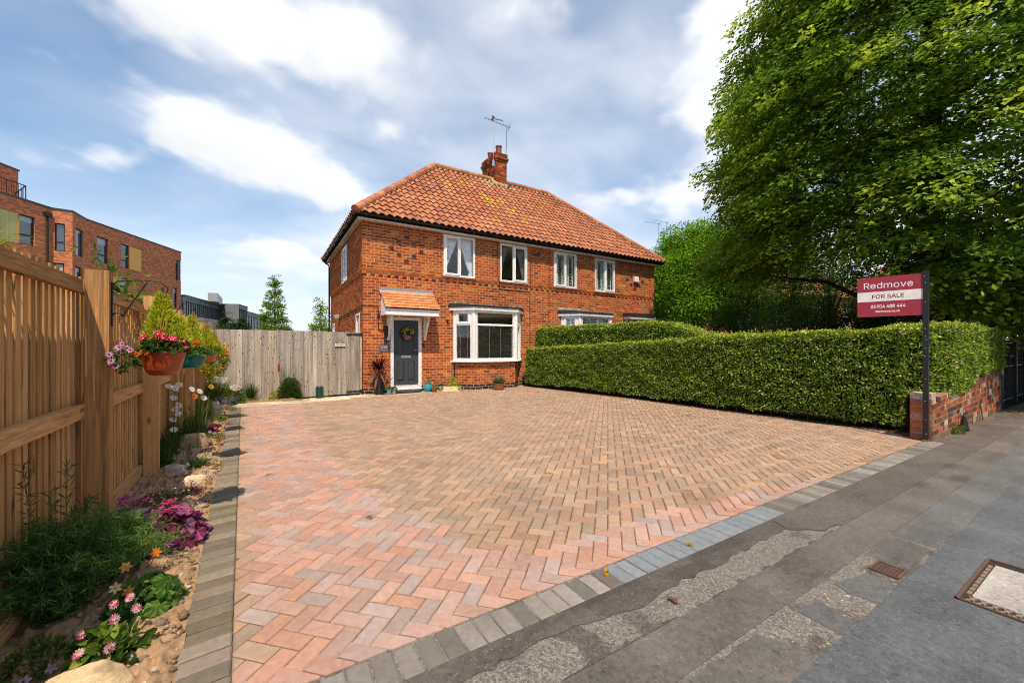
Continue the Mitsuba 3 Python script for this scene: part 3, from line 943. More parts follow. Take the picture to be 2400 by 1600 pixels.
for r in range(6):
    for k in range(11):
        w = (X1 - X0 + .04) / 10
        xa = X0 - .02 + (k - .5 * (r % 2)) * w
        xa, xb = max(xa + .0015, X0 - .02), min(xa + w - .0015, X1 + .02)
        if xb - xa < .02:
            continue
        c = np.array([(xa + xb) / 2, Y0 - .06, 2.615]) + slope * (r + .55) * Ls / 6 + sn * .022
        obj('tile', MB().obox(c, ((xb - xa) / 2, 0, 0), slope * Ls / 6 * .58 + sn * -.011, sn * .008, np.array(TC[int(RNG.integers(3))]) * U(.92, 1.08)), 'm_brick', po)
m = MB().add([(X0 - .02, Y0 - .05, 2.612), (X1 + .02, Y0 - .05, 2.612), (X1 + .02, YF - .03, 3.155), (X0 - .02, YF - .03, 3.155)], [[0, 1, 2, 3]], (.1, .06, .04))
obj('underlay', m, 'm_plain', po)
m = MB().box(2.985, 4.725, YF - .022, YF - .003, 3.14, 3.296, (.27, .285, .31)).obox(((2.985 + 4.725) / 2, YF - .075, 3.155), (.87, 0, 0), slope * .09, sn * .004, (.34, .36, .39))
obj('lead_flashing', m, 'm_satin', po)
for xx in (3.21, 4.40):
    m = MB().box(xx, xx + .075, YF - .058, YF - .003, 1.66, 2.43, (.72, .69, .64)).box(xx + .001, xx + .074, Y0 + .12, YF - .0585, 2.36, 2.4295, (.72, .69, .64))
    m.obox((xx + .0375, YF - .24, 2.04), (.033, 0, 0), np.array([0, -.20, .36]), unit(np.array([0, .36, .20])) * .03, (.74, .72, .68))
    m.box(xx - .004, xx + .079, YF - .075, YF - .0585, 1.655, 1.75, (.74, .72, .68))
    obj('bracket', m, 'm_satin', po)

# roof ------------------------------------------------------------
roof = key_for('roof', house)
labels[roof] = {'label': 'orange pantile hipped roof with half round hip and ridge tiles'}
EX0, EX1, EY0, EY1, EZ = 2.20, 16.10, 12.40, 20.38, 5.44
RX0, RX1, RY, RZ = 6.12, 12.13, 16.39, 9.20
TILE = [(.47, .195, .105), (.43, .17, .095), (.50, .22, .12), (.38, .15, .09), (.48, .22, .13), (.32, .145, .10), (.43, .19, .125)]
TW = [.26, .2, .18, .12, .1, .06, .08]


def pantiles(E, u, width, top, hl, hr, rows=17, w=.2415):
    """tiles of one slope: E eave corner, u along the eave, top the point above E on the ridge line"""
    E, u, up = np.asarray(E, float), np.asarray(u, float), np.asarray(top, float) - np.asarray(E, float)
    Ls = float(np.linalg.norm(up))
    s = up / Ls
    n = np.cross(u, s)
    if n[2] < 0:
        n = -n
    g = (Ls - .05) / rows
    out = []
    ph = np.linspace(0, 1, 9)
    prof = .030 * np.cos(2 * np.pi * (ph - .18)) + .008 * np.cos(4 * np.pi * ph)
    for r in range(rows):
        for c in range(int(width / w) + 1):
            s0, s1 = r * g - .03, (r + 1) * g + .035
            lim = lambda sv: (hl * max(sv, 0) / Ls + .02, width - hr * max(sv, 0) / Ls - .02)
            us = (c + ph) * w
            a0, a1 = lim(s0)
            b0, b1 = lim(s1)
            if us[-1] < a0 + .03 or us[0] > a1 - .03:
                continue
            dx, dz = U(-.006, .006), U(-.005, .005)
            lo = np.clip(us, a0, a1) + dx
            hi = np.clip(us, b0, b1) + dx
            P0 = E + u * lo[:, None] + s * (s0 + U(-.008, .008)) + n * (prof + .066 + dz)[:, None]
            P1 = E + u * hi[:, None] + s * s1 + n * (prof + .016)[:, None]
            PL = P0 - n * .030 + s * .004
            col = np.array(TILE[int(RNG.choice(7, p=TW))]) * U(.86, 1.12)
            cx_, sz = (c + .5) * w, (r + .5) / rows
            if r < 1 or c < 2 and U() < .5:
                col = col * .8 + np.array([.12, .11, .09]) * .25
            if u[0] > .5 and (abs(cx_ - (6.65 - 1.5 * sz)) < .5 and .1 < sz < .62 and U() < .22 or U() < .004):
                col = np.array([.55, .34, .05]) * U(.8, 1.1)                      # lichen
            if u[0] > .5 and abs(cx_ - 6.9) < .75 and sz > .8 and U() < .5:
                col = np.array([.42, .31, .2]) * U(.7, 1.2)
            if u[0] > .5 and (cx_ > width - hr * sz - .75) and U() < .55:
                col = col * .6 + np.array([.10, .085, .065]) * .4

            def build(mb, P0=P0, P1=P1, PL=PL, col=col, rr=U(.02, .98)):
                k = len(P0)
                F = [[i, i + 1, k + i + 1, k + i] for i in range(k - 1)]
                mb.add(np.vstack([P0, P1]), F, col, rr)
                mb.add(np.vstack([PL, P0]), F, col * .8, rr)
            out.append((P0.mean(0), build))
    return out


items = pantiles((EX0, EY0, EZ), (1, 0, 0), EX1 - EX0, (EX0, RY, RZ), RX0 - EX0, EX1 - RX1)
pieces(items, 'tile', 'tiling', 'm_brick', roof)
m = MB()
for it in pantiles((EX0, EY1, EZ), (0, -1, 0), EY1 - EY0, (RX0, EY1, RZ), EY1 - RY, RY - EY0) + pantiles((EX1, EY0, EZ), (0, 1, 0), EY1 - EY0, (RX1, EY0, RZ), RY - EY0, EY1 - RY):
    it[1](m)
stuff(obj('side_tiling', m, 'm_brick', roof))
m = MB()
c4 = [(EX0, EY0, EZ - .03), (EX1, EY0, EZ - .03), (EX1, EY1, EZ - .03), (EX0, EY1, EZ - .03)]
r2 = [(RX0, RY, RZ - .03), (RX1, RY, RZ - .03)]
BRN = (.10, .05, .035)
m.add([c4[0], c4[1], r2[1], r2[0]], [[0, 1, 2, 3]], BRN).add([c4[2], c4[3], r2[0], r2[1]], [[0, 1, 2, 3]], (.4, .14, .06)).add([c4[3], c4[0], r2[0]], [[0, 1, 2]], BRN).add([c4[1], c4[2], r2[1]], [[0, 1, 2]], BRN)
obj('underlay', m, 'm_plain', roof)


def half_rounds(A, B, rad, seg):
    A, B = np.asarray(A, float), np.asarray(B, float)
    L = float(np.linalg.norm(B - A))
    n = max(1, round(L / seg))
    d = (B - A) / L
    for k in range(n):
        a, b = A + d * (k * L / n - .012), A + d * ((k + 1) * L / n + .004)
        c = np.array(TILE[int(RNG.choice(4))]) * U(.85, 1.15) * np.array([1.0, .98, .95])
        obj('ridge_tile', MB().tube([a, b], [rad * 1.05, rad * .98], c, 14), 'm_brick', roof)
    return


for a, b in (((EX0 + .02, EY0 + .02, EZ + .05), (RX0, RY, RZ + .02)), ((RX0, RY, RZ + .02), (9.0, RY, RZ + .02)), ((9.62, RY, RZ + .02), (RX1, RY, RZ + .02)), ((EX1 - .02, EY0 + .02, EZ + .05), (RX1, RY, RZ + .02)),
             ((EX0 + .02, EY1 - .02, EZ + .05), (RX0, RY, RZ + .02)), ((EX1 - .02, EY1 - .02, EZ + .05), (RX1, RY, RZ + .02))):
    half_rounds(a, b, .125, .44)
# mossy bedding mortar under ridge and hips
m = MB()
for a, b in (((EX0 + .1, EY0, EZ + .0), (RX0 + .05, RY - .07, RZ - .06)), ((RX0, RY - .1, RZ - .06), (RX1, RY - .1, RZ - .06)), ((EX1 - .1, EY0, EZ + .0), (RX1 - .05, RY - .07, RZ - .06))):
    a, b = np.array(a), np.array(b)
    for k in range(60):
        p, q = a + (b - a) * k / 60, a + (b - a) * (k + 1) / 60
        m.tube([p, q], U(.05, .085), np.array([.14, .11, .065]) * U(.5, 1.3), 6, False)
stuff(obj('bedding_mortar', m, 'm_soil', roof))
# fascia, soffit, gutter
SOF = (.66, .61, .53)
m = MB()
m.box(2.31, 16.03, 12.545, 12.565, 5.287, 5.372, (.72, .70, .66)).box(2.31, 2.33, 12.5655, 20.2, 5.287, 5.372, (.72, .70, .66)).box(16.01, 16.03, 12.5655, 20.2, 5.287, 5.372, (.72, .70, .66))
obj('fascia', m, 'm_gloss', roof)
m = MB().box(2.3305, 16.0095, 12.5655, YF + .02, 5.291, 5.299, SOF).box(2.3305, XL + .02, YF + .021, 20.2, 5.291, 5.299, SOF).box(XR - .02, 16.0095, YF + .021, 20.2, 5.291, 5.299, SOF)
obj('soffit', m, 'm_satin', roof)
GUT = [((2.20, 12.465, 5.405), (16.14, 12.465, 5.395)), ((2.235, 12.44, 5.405), (2.235, 20.34, 5.39)), ((16.1, 12.44, 5.395), (16.1, 20.3, 5.39))]
for a, b in GUT:
    m = MB()
    a, b = np.array(a), np.array(b)
    d = unit(b - a)
    o = unit(np.cross(d, [0, 0, 1]))
    V, F = [], []
    k = 10
    for P in (a, b):
        for i in range(k + 1):
            t = math.pi * i / k
            V.append(P + o * .06 * math.cos(t) - np.array([0, 0, 1]) * .062 * math.sin(t) + [0, 0, .03])
    F = [[i, i + 1, k + 2 + i, k + 1 + i] for i in range(k)]
    m.add(V, F, BLACK)
    obj('gutter', m, 'm_gloss', roof)
    n = int(np.linalg.norm(b - a) / .92)
    for j in range(n + 1):
        c = a + (b - a) * (j + .35) / (n + .7)
        obj('gutter_bracket', MB().obox(c + [0, 0, -.012], d * .022, o * .066, (0, 0, .045), BLACK), 'm_satin', roof)
obj('eaves_gap_fill', MB().box(2.24, 16.06, 12.50, 12.5445, 5.33, 5.46, (.02, .018, .016)).box(2.245, 2.3095, 12.56, 20.3, 5.33, 5.46, (.02, .018, .016)), 'm_plain', roof)  # eaves support, blackened to stand in for the shaded gap under the tiles
m = MB().tube([(2.235, 20.05, 5.36), (2.30, 20.05, 5.26), (2.43, 20.02, 5.18), (2.44, 20.02, 5.05), (2.44, 20.02, 0.0)], .036, BLACK, 10)
obj('downpipe', m, 'm_gloss', house)

# chimney with two stacks, pots, mortar flaunching
ch = key_for('chimney', house)
labels[ch] = {'label': 'red brick chimney of two stacks with clay pots'}
items = []
CB = [(.38, .10, .04), (.30, .075, .035), (.20, .06, .04), (.45, .15, .06)]
ct = lambda u, z: np.array(CB[int(RNG.integers(4))]) * U(.75, 1.15) * (.8 if z > 10 else 1)
core = MB()
for y0, y1, x0, x1 in ((16.13, 16.62, 9.0, 9.605), (16.622, 16.92, 9.07, 9.535), (16.922, 17.45, 9.0, 9.605)):
    top = 10.06
    for z0, rows, o in ((8.62, 15, 0), (10.06, 1, .035), (10.156, 1, .07), (10.252, 2, .03)):
        if x0 > 9.01 and z0 > 10:
            continue
        ax0, ax1, ay0, ay1 = x0 - o, x1 + o, y0 - o * (x0 < 9.01), y1 + o * (x0 < 9.01)
        for O_, D_, N_, L_2 in (((ax0, ay0), (1, 0), (0, -1), ax1 - ax0), ((ax0, ay1), (1, 0), (0, 1), ax1 - ax0), ((ax0, ay0), (0, 1), (-1, 0), ay1 - ay0), ((ax1, ay0), (0, 1), (1, 0), ay1 - ay0)):
            items += courses(O_, D_, N_, 0, L_2, z0, rows, .096, (), tone=ct, joint=.013, mod=.25, phase=.5 if D_[0] else 0)
        core.box(ax0 + .01, ax1 - .01, ay0 + .01, ay1 - .01, z0 + .001, z0 + rows * .096 + .004, (.30, .2, .13))
m = MB()
for c, b in items:
    b(m)
stuff(obj('brickwork', m, 'm_brick', ch))
obj('core', core, 'm_soil', ch)
for y in (16.36, 17.16):
    obj('pot', MB().lathe((9.3, y, 10.44), [(0, 0), (.165, 0), (.15, .05), (.14, .1), (.135, .36), (.155, .37), (.155, .42), (.12, .425), (.11, .2), (0, .2)], (.22, .06, .045), 20), 'm_satin', ch)
m = MB()
for k in range(260):
    t = U()
    if t < .45:
        p = (U(8.97, 9.62), 16.12 - U(0, .10), 0)
    elif t < .8:
        p = (8.99 - U(0, .12), U(16.05, 16.6), 0)
    else:
        p = (9.61 + U(0, .12), U(16.05, 16.5), 0)
    z = EZ + (min(p[1], 2 * RY - p[1]) - EY0) * .94 + .05
    m.mesh(trimesh.Trimesh(ico.vertices * U(.04, .09) + [p[0], p[1], z], ico.faces, process=False), np.array([(.42, .36, .12), (.36, .31, .2), (.45, .40, .3), (.5, .4, .06)][int(RNG.integers(4))] if p[0] < 9.6 else (.08, .08, .08)) * U(.6, 1.1))
stuff(obj('flaunching', m, 'm_soil', ch))

# television aerials


def yagi(label, base, top, dirv, n, L, colr, bracket=None):
    g = thing('tv_aerial', label, 'aerial')
    base, top, dirv = np.array(base, float), np.array(top, float), unit(np.array(dirv, float))
    obj('mast', MB().tube([base, top], .014, colr, 8), 'm_metal', g)
    a = top - [0, 0, .03]
    obj('boom', MB().tube([a - dirv * .18, a + dirv * L], .011, (.08, .08, .085), 6), 'm_metal', g)
    x = unit(np.cross(dirv, [0, 0, 1])) if abs(dirv[2]) < .6 else np.array([.8, .6, 0])
    zz = np.cross(x, dirv)
    for k in range(n):
        p = a + dirv * (L * (k + .5) / n)
        obj('element', MB().tube([p - x * .12, p + x * .12], .006, (.08, .08, .085), 5), 'm_metal', g)
    m = MB()
    for s_ in (-1, 1):
        q = a - dirv * .1
        m.obox(q + zz * s_ * .06, x * .10, zz * .035, dirv * .005, (.06, .06, .065))
    obj('reflector', m, 'm_metal', g)
    if bracket is not None:
        obj('bracket', bracket, 'm_metal', g)
    return g


yagi('tall tv aerial on a dark mast at the right side of the chimney, pointing left', (9.75, 16.5, 9.95), (9.84, 16.5, 12.05), (-.95, .25, .22), 8, 1.15, (.10, .10, .105),
     MB().box(9.62, 9.80, 16.48, 16.5, 10.0, 10.03, (.06, .06, .06)).box(9.62, 9.82, 16.48, 16.5, 10.25, 10.28, (.06, .06, .06)))
yagi('pale tv aerial mast in front of the chimney with short crossbars', (8.93, 16.2, 9.85), (8.99, 16.2, 12.02), (.45, -.75, -.4), 6, .5, (.62, .62, .6),
     MB().box(8.86, 8.97, 16.16, 16.2, 9.78, 10.05, (.7, .72, .74)))

# cables on the wall
CAB = (.035, .03, .03)
wires = [[(7.18, 5.28), (7.19, 4.0), (7.27, 3.80), (7.27, 3.60), (7.4, 3.57), (8.55, 3.57), (8.63, 3.5), (8.64, .2)], [(9.53, 5.27), (9.54, 2.0), (9.54, .2)], [(15.45, 5.2), (15.46, 3.0), (15.48, .3)], [(8.62, 4.9), (8.66, 3.9), (8.64, 3.58)]]
for w in wires:
    obj('cable', MB().tube([(x, YF - (.045 if z > 3.68 else .012) - .008, z) for x, z in w], .011 if w[0][0] < 9 else .007, CAB, 6), 'm_satin', house)
m = MB().tube([(XL - .02, 17.3, 2.62), (XL - .02, YF - .02, 2.71), (2.94, YF - .018, 2.715), (2.955, YF - .018, 2.68), (2.955, YF - .018, 1.98), (2.98, YF - .018, 1.965), (3.12, YF - .018, 1.965)], .013, CAB, 6)
m.box(2.92, 2.99, YF - .045, YF - .002, 2.36, 2.48, BLACK)
obj('conduit', m, 'm_satin', house)
m = MB().obox((8.9, YF - .06, 5.0), (.18, 0, .01), (0, .012, 0), (0, 0, .012), (.05, .04, .04)).obox((9.02, YF - .07, 5.05), (.02, 0, .06), (0, .02, 0), (.03, 0, -.01), (.05, .04, .04))
obj('cable_bracket', m, 'm_satin', house)

# things on the walls
g = thing('wall_lantern', 'black wall lantern to the left of the front door', 'lantern')
m = MB().box(3.10, 3.25, YF - .03, YF - .002, 1.95, 2.06, BLACK)
obj('back_plate', m, 'm_satin', g)
m = MB().lathe((3.175, YF - .11, 1.76), [(0, 0), (.05, 0), (.055, .02), (.085, .26), (.1, .27), (.07, .31), (.02, .34), (0, .36)], BLACK, 6)
obj('lamp_body', m, 'm_gloss', g)
g = thing('wall_sensor', 'small black camera box below the lantern by the door', 'camera')
obj('body', MB().box(3.12, 3.225, YF - .06, YF - .002, 1.585, 1.755, BLACK).lathe((3.17, YF - .061, 1.69), [(.02, -.02), (.024, 0), (.02, .02)], (.25, .25, .26), 10), 'm_gloss', g)
tag(obj('doorbell', MB().box(4.385, 4.435, YF - .03, YF - .002, 1.41, 1.56, BLACK).lathe((4.41, YF - .031, 1.45), [(0, -.012), (.014, -.012), (.014, .012), (0, .012)], (.1, .1, .12), 10), 'm_gloss'), 'slim black doorbell on the bricks right of the front door', 'doorbell')
m = MB().box(5.205, 5.275, YF - .05, YF - .002, 2.29, 2.37, BLACK).tube([(5.25, YF - .04, 2.29), (5.26, YF - .04, 2.22), (5.28, YF - .03, 2.19)], .007, BLACK, 6)
tag(obj('wall_socket', m, 'm_satin'), 'small black fitting on the bricks between canopy and bay window', 'socket')
g = thing('house_number_plaque', 'dark slate house number plaque reading 119 left of the door', 'sign')
obj('plate', MB().box(2.985, 3.285, YF - .02, YF - .002, 1.297, 1.505, (.095, .105, .11)), 'm_satin', g)


def lettering(mb, text, cx, cz, h, origin, xdir, out, col, bold=False, maxw=None):
    """text centred at (cx, cz) on a plane: origin + xdir * x + up * z, raised along out"""
    t = meshkit.text_mesh(text, h, .0015, bold)
    V = np.asarray(t.vertices, float)
    w = np.ptp(V[:, 0])
    sx = maxw / w if maxw else 1.0
    x = (V[:, 0] - V[:, 0].min() - w / 2) * sx + cx
    z = V[:, 1] + cz
    xdir, out, origin = np.asarray(xdir, float), np.asarray(out, float), np.asarray(origin, float)
    P = origin + x[:, None] * xdir + z[:, None] * np.array([0, 0, 1.0]) + V[:, 2:3] * out
    F = np.asarray(t.faces)
    if np.dot(np.cross(xdir, [0, 0, 1]), out) < 0:
        F = F[:, ::-1]
    return mb.add(P[F].reshape(-1, 3), np.arange(len(F) * 3).reshape(-1, 3), col)


obj('number', lettering(MB(), '119', 3.13, 1.395, .078, (0, YF - .0205, 0), (1, 0, 0), (0, -1, 0), (.66, .66, .64)), 'm_plain', g)
m = MB()                                                # faint street name under it, too small to read
x = 3.01
for hgt in (.026, .016, .016, .022, .016, .022, .016, .016, .022, .016, .016):
    m.box(x, x + .005, YF - .022, YF - .0205, 1.325, 1.325 + hgt, (.5, .5, .49)).box(x + .005, x + .015, YF - .022, YF - .0205, 1.325 + hgt * .45, 1.325 + hgt * .62, (.42, .42, .41))
    x += .0225
obj('street_name', m, 'm_plain', g)
g = thing('alarm_box', 'white alarm box high on the wall near the right corner', 'alarm')
obj('case', MB().box(14.35, 14.61, YF - .13, YF - .031, 4.43, 4.665, (.82, .82, .80)).box(14.36, 14.6, YF - .125, YF - .032, 4.375, 4.4295, (.10, .02, .03)), 'm_gloss', g)
g = thing('security_light', 'grey security floodlight on the shaded side wall', 'lamp')
obj('lamp_head', MB().obox((XL - .12, 17.35, 2.66), (.09, 0, .03), (0, .13, 0), (-.03, 0, .07), (.34, .34, .34)), 'm_satin', g)
obj('arm', MB().tube([(XL - .01, 17.35, 2.62), (XL - .1, 17.35, 2.62)], .02, (.2, .2, .2), 6), 'm_satin', g)

# flower wreath on the door
g = thing('door_wreath', 'round wreath of yellow and pink flowers hanging on the front door', 'wreath')
n = 520
t = RNG.uniform(0, 2 * np.pi, n)
rr = .145 + .045 * RNG.normal(size=n)
C0 = np.array([cx + .03, YF - .02, 1.88])
P = C0 + np.stack([np.cos(t) * rr, -np.abs(RNG.normal(size=n)) * .025, np.sin(t) * rr], 1)
D = unit(np.stack([np.cos(t), -.6 + 0 * t, np.sin(t)], 1) + .8 * RNG.normal(size=(n, 3)))
col = tints(n, [(.10, .14, .03), (.15, .19, .05), (.06, .09, .02)])
obj('foliage', leaves(MB(), P, np.array([[0, -1, .3]] * n) + .5 * rand_dirs(n), D, .055, .025, col), 'm_leaf', g, smooth=False)
for pal, lo, hi in (([(.72, .56, .05), (.75, .66, .22), (.6, .4, .05)], -.2, 3.3), ([(.72, .32, .36), (.8, .5, .5), (.55, .3, .35)], 3.3, 5.6)):
    m = MB()
    for k in range(70):
        a = U(lo, hi)
        r_ = .145 + U(-.06, .06)
        c = C0 + np.array([math.cos(a) * r_, -.045 - U(0, .02), math.sin(a) * r_])
        q = 5
        leaves(m, np.repeat(c[None], q, 0), np.array([[0, -1, .2]] * q), np.stack([np.cos(np.arange(q) * 1.256), -.3 * np.ones(q), np.sin(np.arange(q) * 1.256)], 1), .022, .018, tints(q, pal, .1))
    obj('flower_band', m, 'm_leaf', g, smooth=False)

# ------------------------------------------------------------------ gate and board fence across the side of the house
GB = [(.385, .335, .285), (.42, .365, .305), (.345, .305, .265), (.40, .335, .27), (.32, .285, .25)]


def boards(parent, xs, z0, z1, y=12.772, warm=0):
    for i, (a, b) in enumerate(zip(xs[:-1], xs[1:])):
        o = U(0, .006) + (.006 if i % 2 else 0)
        c = np.array(GB[int(RNG.integers(5))]) * U(.85, 1.15)
        if i < warm:
            c = np.array([.45, .33, .2]) * U(.9, 1.1)
        m = MB().obox(((a + b) / 2, y + .012 - o, (z0 + z1) / 2 + U(-.004, .004)), ((b - a) / 2 - .0018, U(-.002, .002), 0), (0, .011, 0), (0, 0, (z1 - z0) / 2), c)
        obj('board', m, 'm_grey_timber', parent)


fence = thing('board_fence', 'weathered grey board fence left of the gate', 'fence')
xs = [-1.95]
while xs[-1] < 1.515:
    xs.append(min(xs[-1] + (.142 if xs[-1] < .4 else .115) * U(.9, 1.1), 1.52))
if xs[-1] - xs[-2] < .05:
    xs.pop(-2)
boards(fence, xs, .02, 1.898, warm=3)
for z in (.3, 1.0, 1.65):
    obj('rail', MB().box(-1.9, 1.515, 12.80, 12.85, z - .05, z + .05, (.4, .33, .25), 2.3), 'm_timber', fence)
gate = thing('garden_gate', 'weathered grey board gate with black strap hinges against the house corner', 'gate')
xs = np.linspace(1.53, 2.40, 8)
boards(gate, list(xs), .035, 1.885, y=12.768)
for z in (.25, 1.0, 1.6):
    obj('rail', MB().box(1.54, 2.39, 12.795, 12.845, z - .05, z + .05, (.4, .33, .25), 2.3), 'm_timber', gate)
obj('post', MB().box(2.41, 2.47, 12.755, 12.83, 0, 1.90, (.47, .37, .26), .4), 'm_timber', gate)
for z in (1.822, .105):
    m = MB().box(2.02, 2.44, 12.745, 12.7535, z - .026, z + .026, BLACK)
    for x in (2.08, 2.2, 2.33):
        m.lathe((x, 12.744, z), [(0, -.008), (.01, -.006), (.01, .006), (0, .008)], (.35, .35, .35), 8)
    m.box(2.41, 2.47, 12.742, 12.7525, z - .05, z + .05, BLACK).tube([(2.455, 12.735, z - .06), (2.455, 12.735, z + .045)], .016, BLACK, 8)
    obj('hinge', m, 'm_satin', gate)
obj('gate_latch', MB().lathe((1.50, 12.735, 1.25), [(0, -.03), (.022, -.028), (.022, .028), (0, .03)], (.3, .2, .16), 10).box(1.485, 1.515, 12.735, 12.755, 1.15, 1.2, (.6, .55, .5)), 'm_satin', gate)
g = thing('garden_sign', 'small white sign reading GARDEN hanging on the gate', 'sign')
pl = sbox(1.715, 1.47, 1.975, 1.53).buffer(.012)
obj('plate', MB().extrude(pl, 0, .008, (.74, .71, .64), frame=((0, 12.742, 0), (1, 0, 0), (0, 0, 1))), 'm_plain', g)
obj('rim', MB().extrude(pl.buffer(.006).difference(pl.buffer(-.001)), 0, .010, (.08, .07, .06), frame=((0, 12.742, 0), (1, 0, 0), (0, 0, 1))), 'm_plain', g)
obj('lettering', lettering(MB(), 'GARDEN', 1.845, 1.482, .037, (0, 12.733, 0), (1, 0, 0), (0, -1, 0), (.1, .09, .08), True, maxw=.22), 'm_plain', g)
obj('cord', MB().tube([(1.72, 12.738, 1.54), (1.845, 12.738, 1.72), (1.97, 12.738, 1.54)], .004, (.12, .1, .08), 5), 'm_plain', g)

# ------------------------------------------------------------------ slatted fence along the left
al = math.radians(2.0)
FE, FN = np.array([-math.sin(al), math.cos(al), 0]), np.array([math.cos(al), math.sin(al), 0])
fp = lambda e, n, z: FE * e + FN * n + np.array([0, 0, z])
sf = thing('slat_fence', 'tall brown timber slat fence with square posts along the flower bed', 'fence')
HONEY = [(.54, .305, .135), (.47, .258, .11), (.58, .335, .155), (.51, .29, .135), (.43, .235, .10)]


def fbox(e0, e1, n0, n1, z0, z1, col, r, lean=0.0):
    return MB().obox(fp((e0 + e1) / 2, (n0 + n1) / 2, (z0 + z1) / 2), FE * (e1 - e0) / 2, FN * (n1 - n0) / 2 + np.array([0, 0, 0]), np.array([0, 0, (z1 - z0) / 2]) + FE * lean, col, r)


hc = lambda: np.array(HONEY[int(RNG.integers(5))]) * U(.85, 1.15)
POSTS = [2.05, 3.96, 5.85, 7.80, 9.45, 11.20, 12.6]
for e in POSTS:
    m = fbox(e, e + .105, -.945, -.82, -.1, 1.985 + U(-.01, .02), hc() * 1.05, U(.05, .95))
    obj('post', m, 'm_timber', sf)
for e0, e1 in zip(POSTS[:-1], POSTS[1:]):
    for z0, z1 in ((1.815, 1.905), (.945, 1.045), (.055, .160)):
        obj('rail', fbox(e0 + .106, e1 - .001, -.992, -.947 + U(-.004, .004), z0, z1, hc() * np.array([1, 1.02, 1.1]), 1 + U(.05, .95)), 'm_timber', sf)
e = 1.9
while e < 12.6:
    w = U(.053, .060)
    obj('slat', fbox(e, e + w, -1.006, -.9935, .06, 1.94 + U(-.012, .012), hc(), U(.05, .95), U(-.003, .003)), 'm_timber', sf)
    obj('slat', fbox(e + w - .03, e + .112, -1.115 - U(0, .004), -1.095, .06, 1.925 + U(-.01, .01), hc() * .9, U(.05, .95)), 'm_timber', sf)
    e += .088 + U(-.003, .003)

# ------------------------------------------------------------------ flower bed
BEDP = Polygon([(EDGE_IN(1.72) - .20, 1.72), (EDGE_IN(12.3) - .2, 12.2), (.9, 12.45), (.75, 12.8), (-1.9, 12.8), (-1.55, 12.6), (-1.12, 1.72)])
nx, ny = 120, 560
gx = np.linspace(-1.9, .95, nx)
gy = np.linspace(1.72, 12.8, ny)
XX, YY = np.meshgrid(gx, gy)
lo = np.where(YY < 12.3, -1.10 - .035 * (YY - 1.7), -1.9)
hi = np.where(YY < 12.28, -.132 - .0429 * (YY - 2.111) - .192, .85 - (12.78 - YY) * .0)
s = (XX - gx[0]) / (gx[-1] - gx[0])
XB = lo + (hi - lo) * s
q = np.stack([XB, YY, XB * 0], -1)
Z = .012 + .04 * (meshkit.fbm(q * 7, 3, 2) - .4) + .13 * np.clip(meshkit.fbm(q * 22, 2, 5) - .48, 0, 1) + .022 * (meshkit.noise(q * 60, 8) - .5)
Z = np.where(s < .02, -.02, Z * (.25 + .75 * np.minimum(1, (1 - s) * 9)))
V = np.stack([XB, YY, Z], -1).reshape(-1, 3)
I = np.arange(nx * ny).reshape(ny, nx)
F = np.stack([I[:-1, :-1], I[:-1, 1:], I[1:, 1:], I[1:, :-1]], -1).reshape(-1, 4)
m = MB().add(V, F, (.31, .20, .12))
bed = obj('flower_bed_soil', m, 'm_soil')
labels[bed] = {'kind': 'structure'}
m = MB()
for k in range(7000):
    y = 1.75 + 10.5 * U() ** 1.7
    x = U(-1.08 - .035 * (y - 1.7), EDGE_IN(y) - .215)
    sz = U(.005, .015) * (1 + 1.2 * (U() < .08))
    V = peb.vertices * sz * np.array([U(.8, 1.5), U(.8, 1.5), U(.5, .9)]) + [x, y, .016 + sz * .2]
    m.add(V, peb.faces, np.array([(.27, .17, .10), (.23, .145, .09), (.31, .20, .12), (.17, .13, .10), (.40, .32, .23)][int(RNG.integers(5))]) * U(.7, 1.15))
k = stuff(obj('soil_clods', m, 'm_soil'))
labels[k] = {'kind': 'stuff', 'label': 'clods and pebbles of brown soil in the flower bed', 'category': 'soil'}


def rock(label, x, y, rx, ry, h, col, seed):
    m_ = trimesh.creation.icosphere(subdivisions=3)
    v = m_.vertices.copy()
    d = .75 + .5 * meshkit.fbm(v * 1.3 + seed, 3, seed)
    v = v * d[:, None]
    v[:, 2] = np.clip(v[:, 2], -.3, .72 + .1 * meshkit.noise(v * 2, seed))
    v = v * [rx * 1.05, ry * 1.05, h / .8] + [x, y, h * .05]
    tag(obj('rock', MB().mesh(trimesh.Trimesh(v, m_.faces, process=False), col), 'm_rock'), label, 'rock', None)


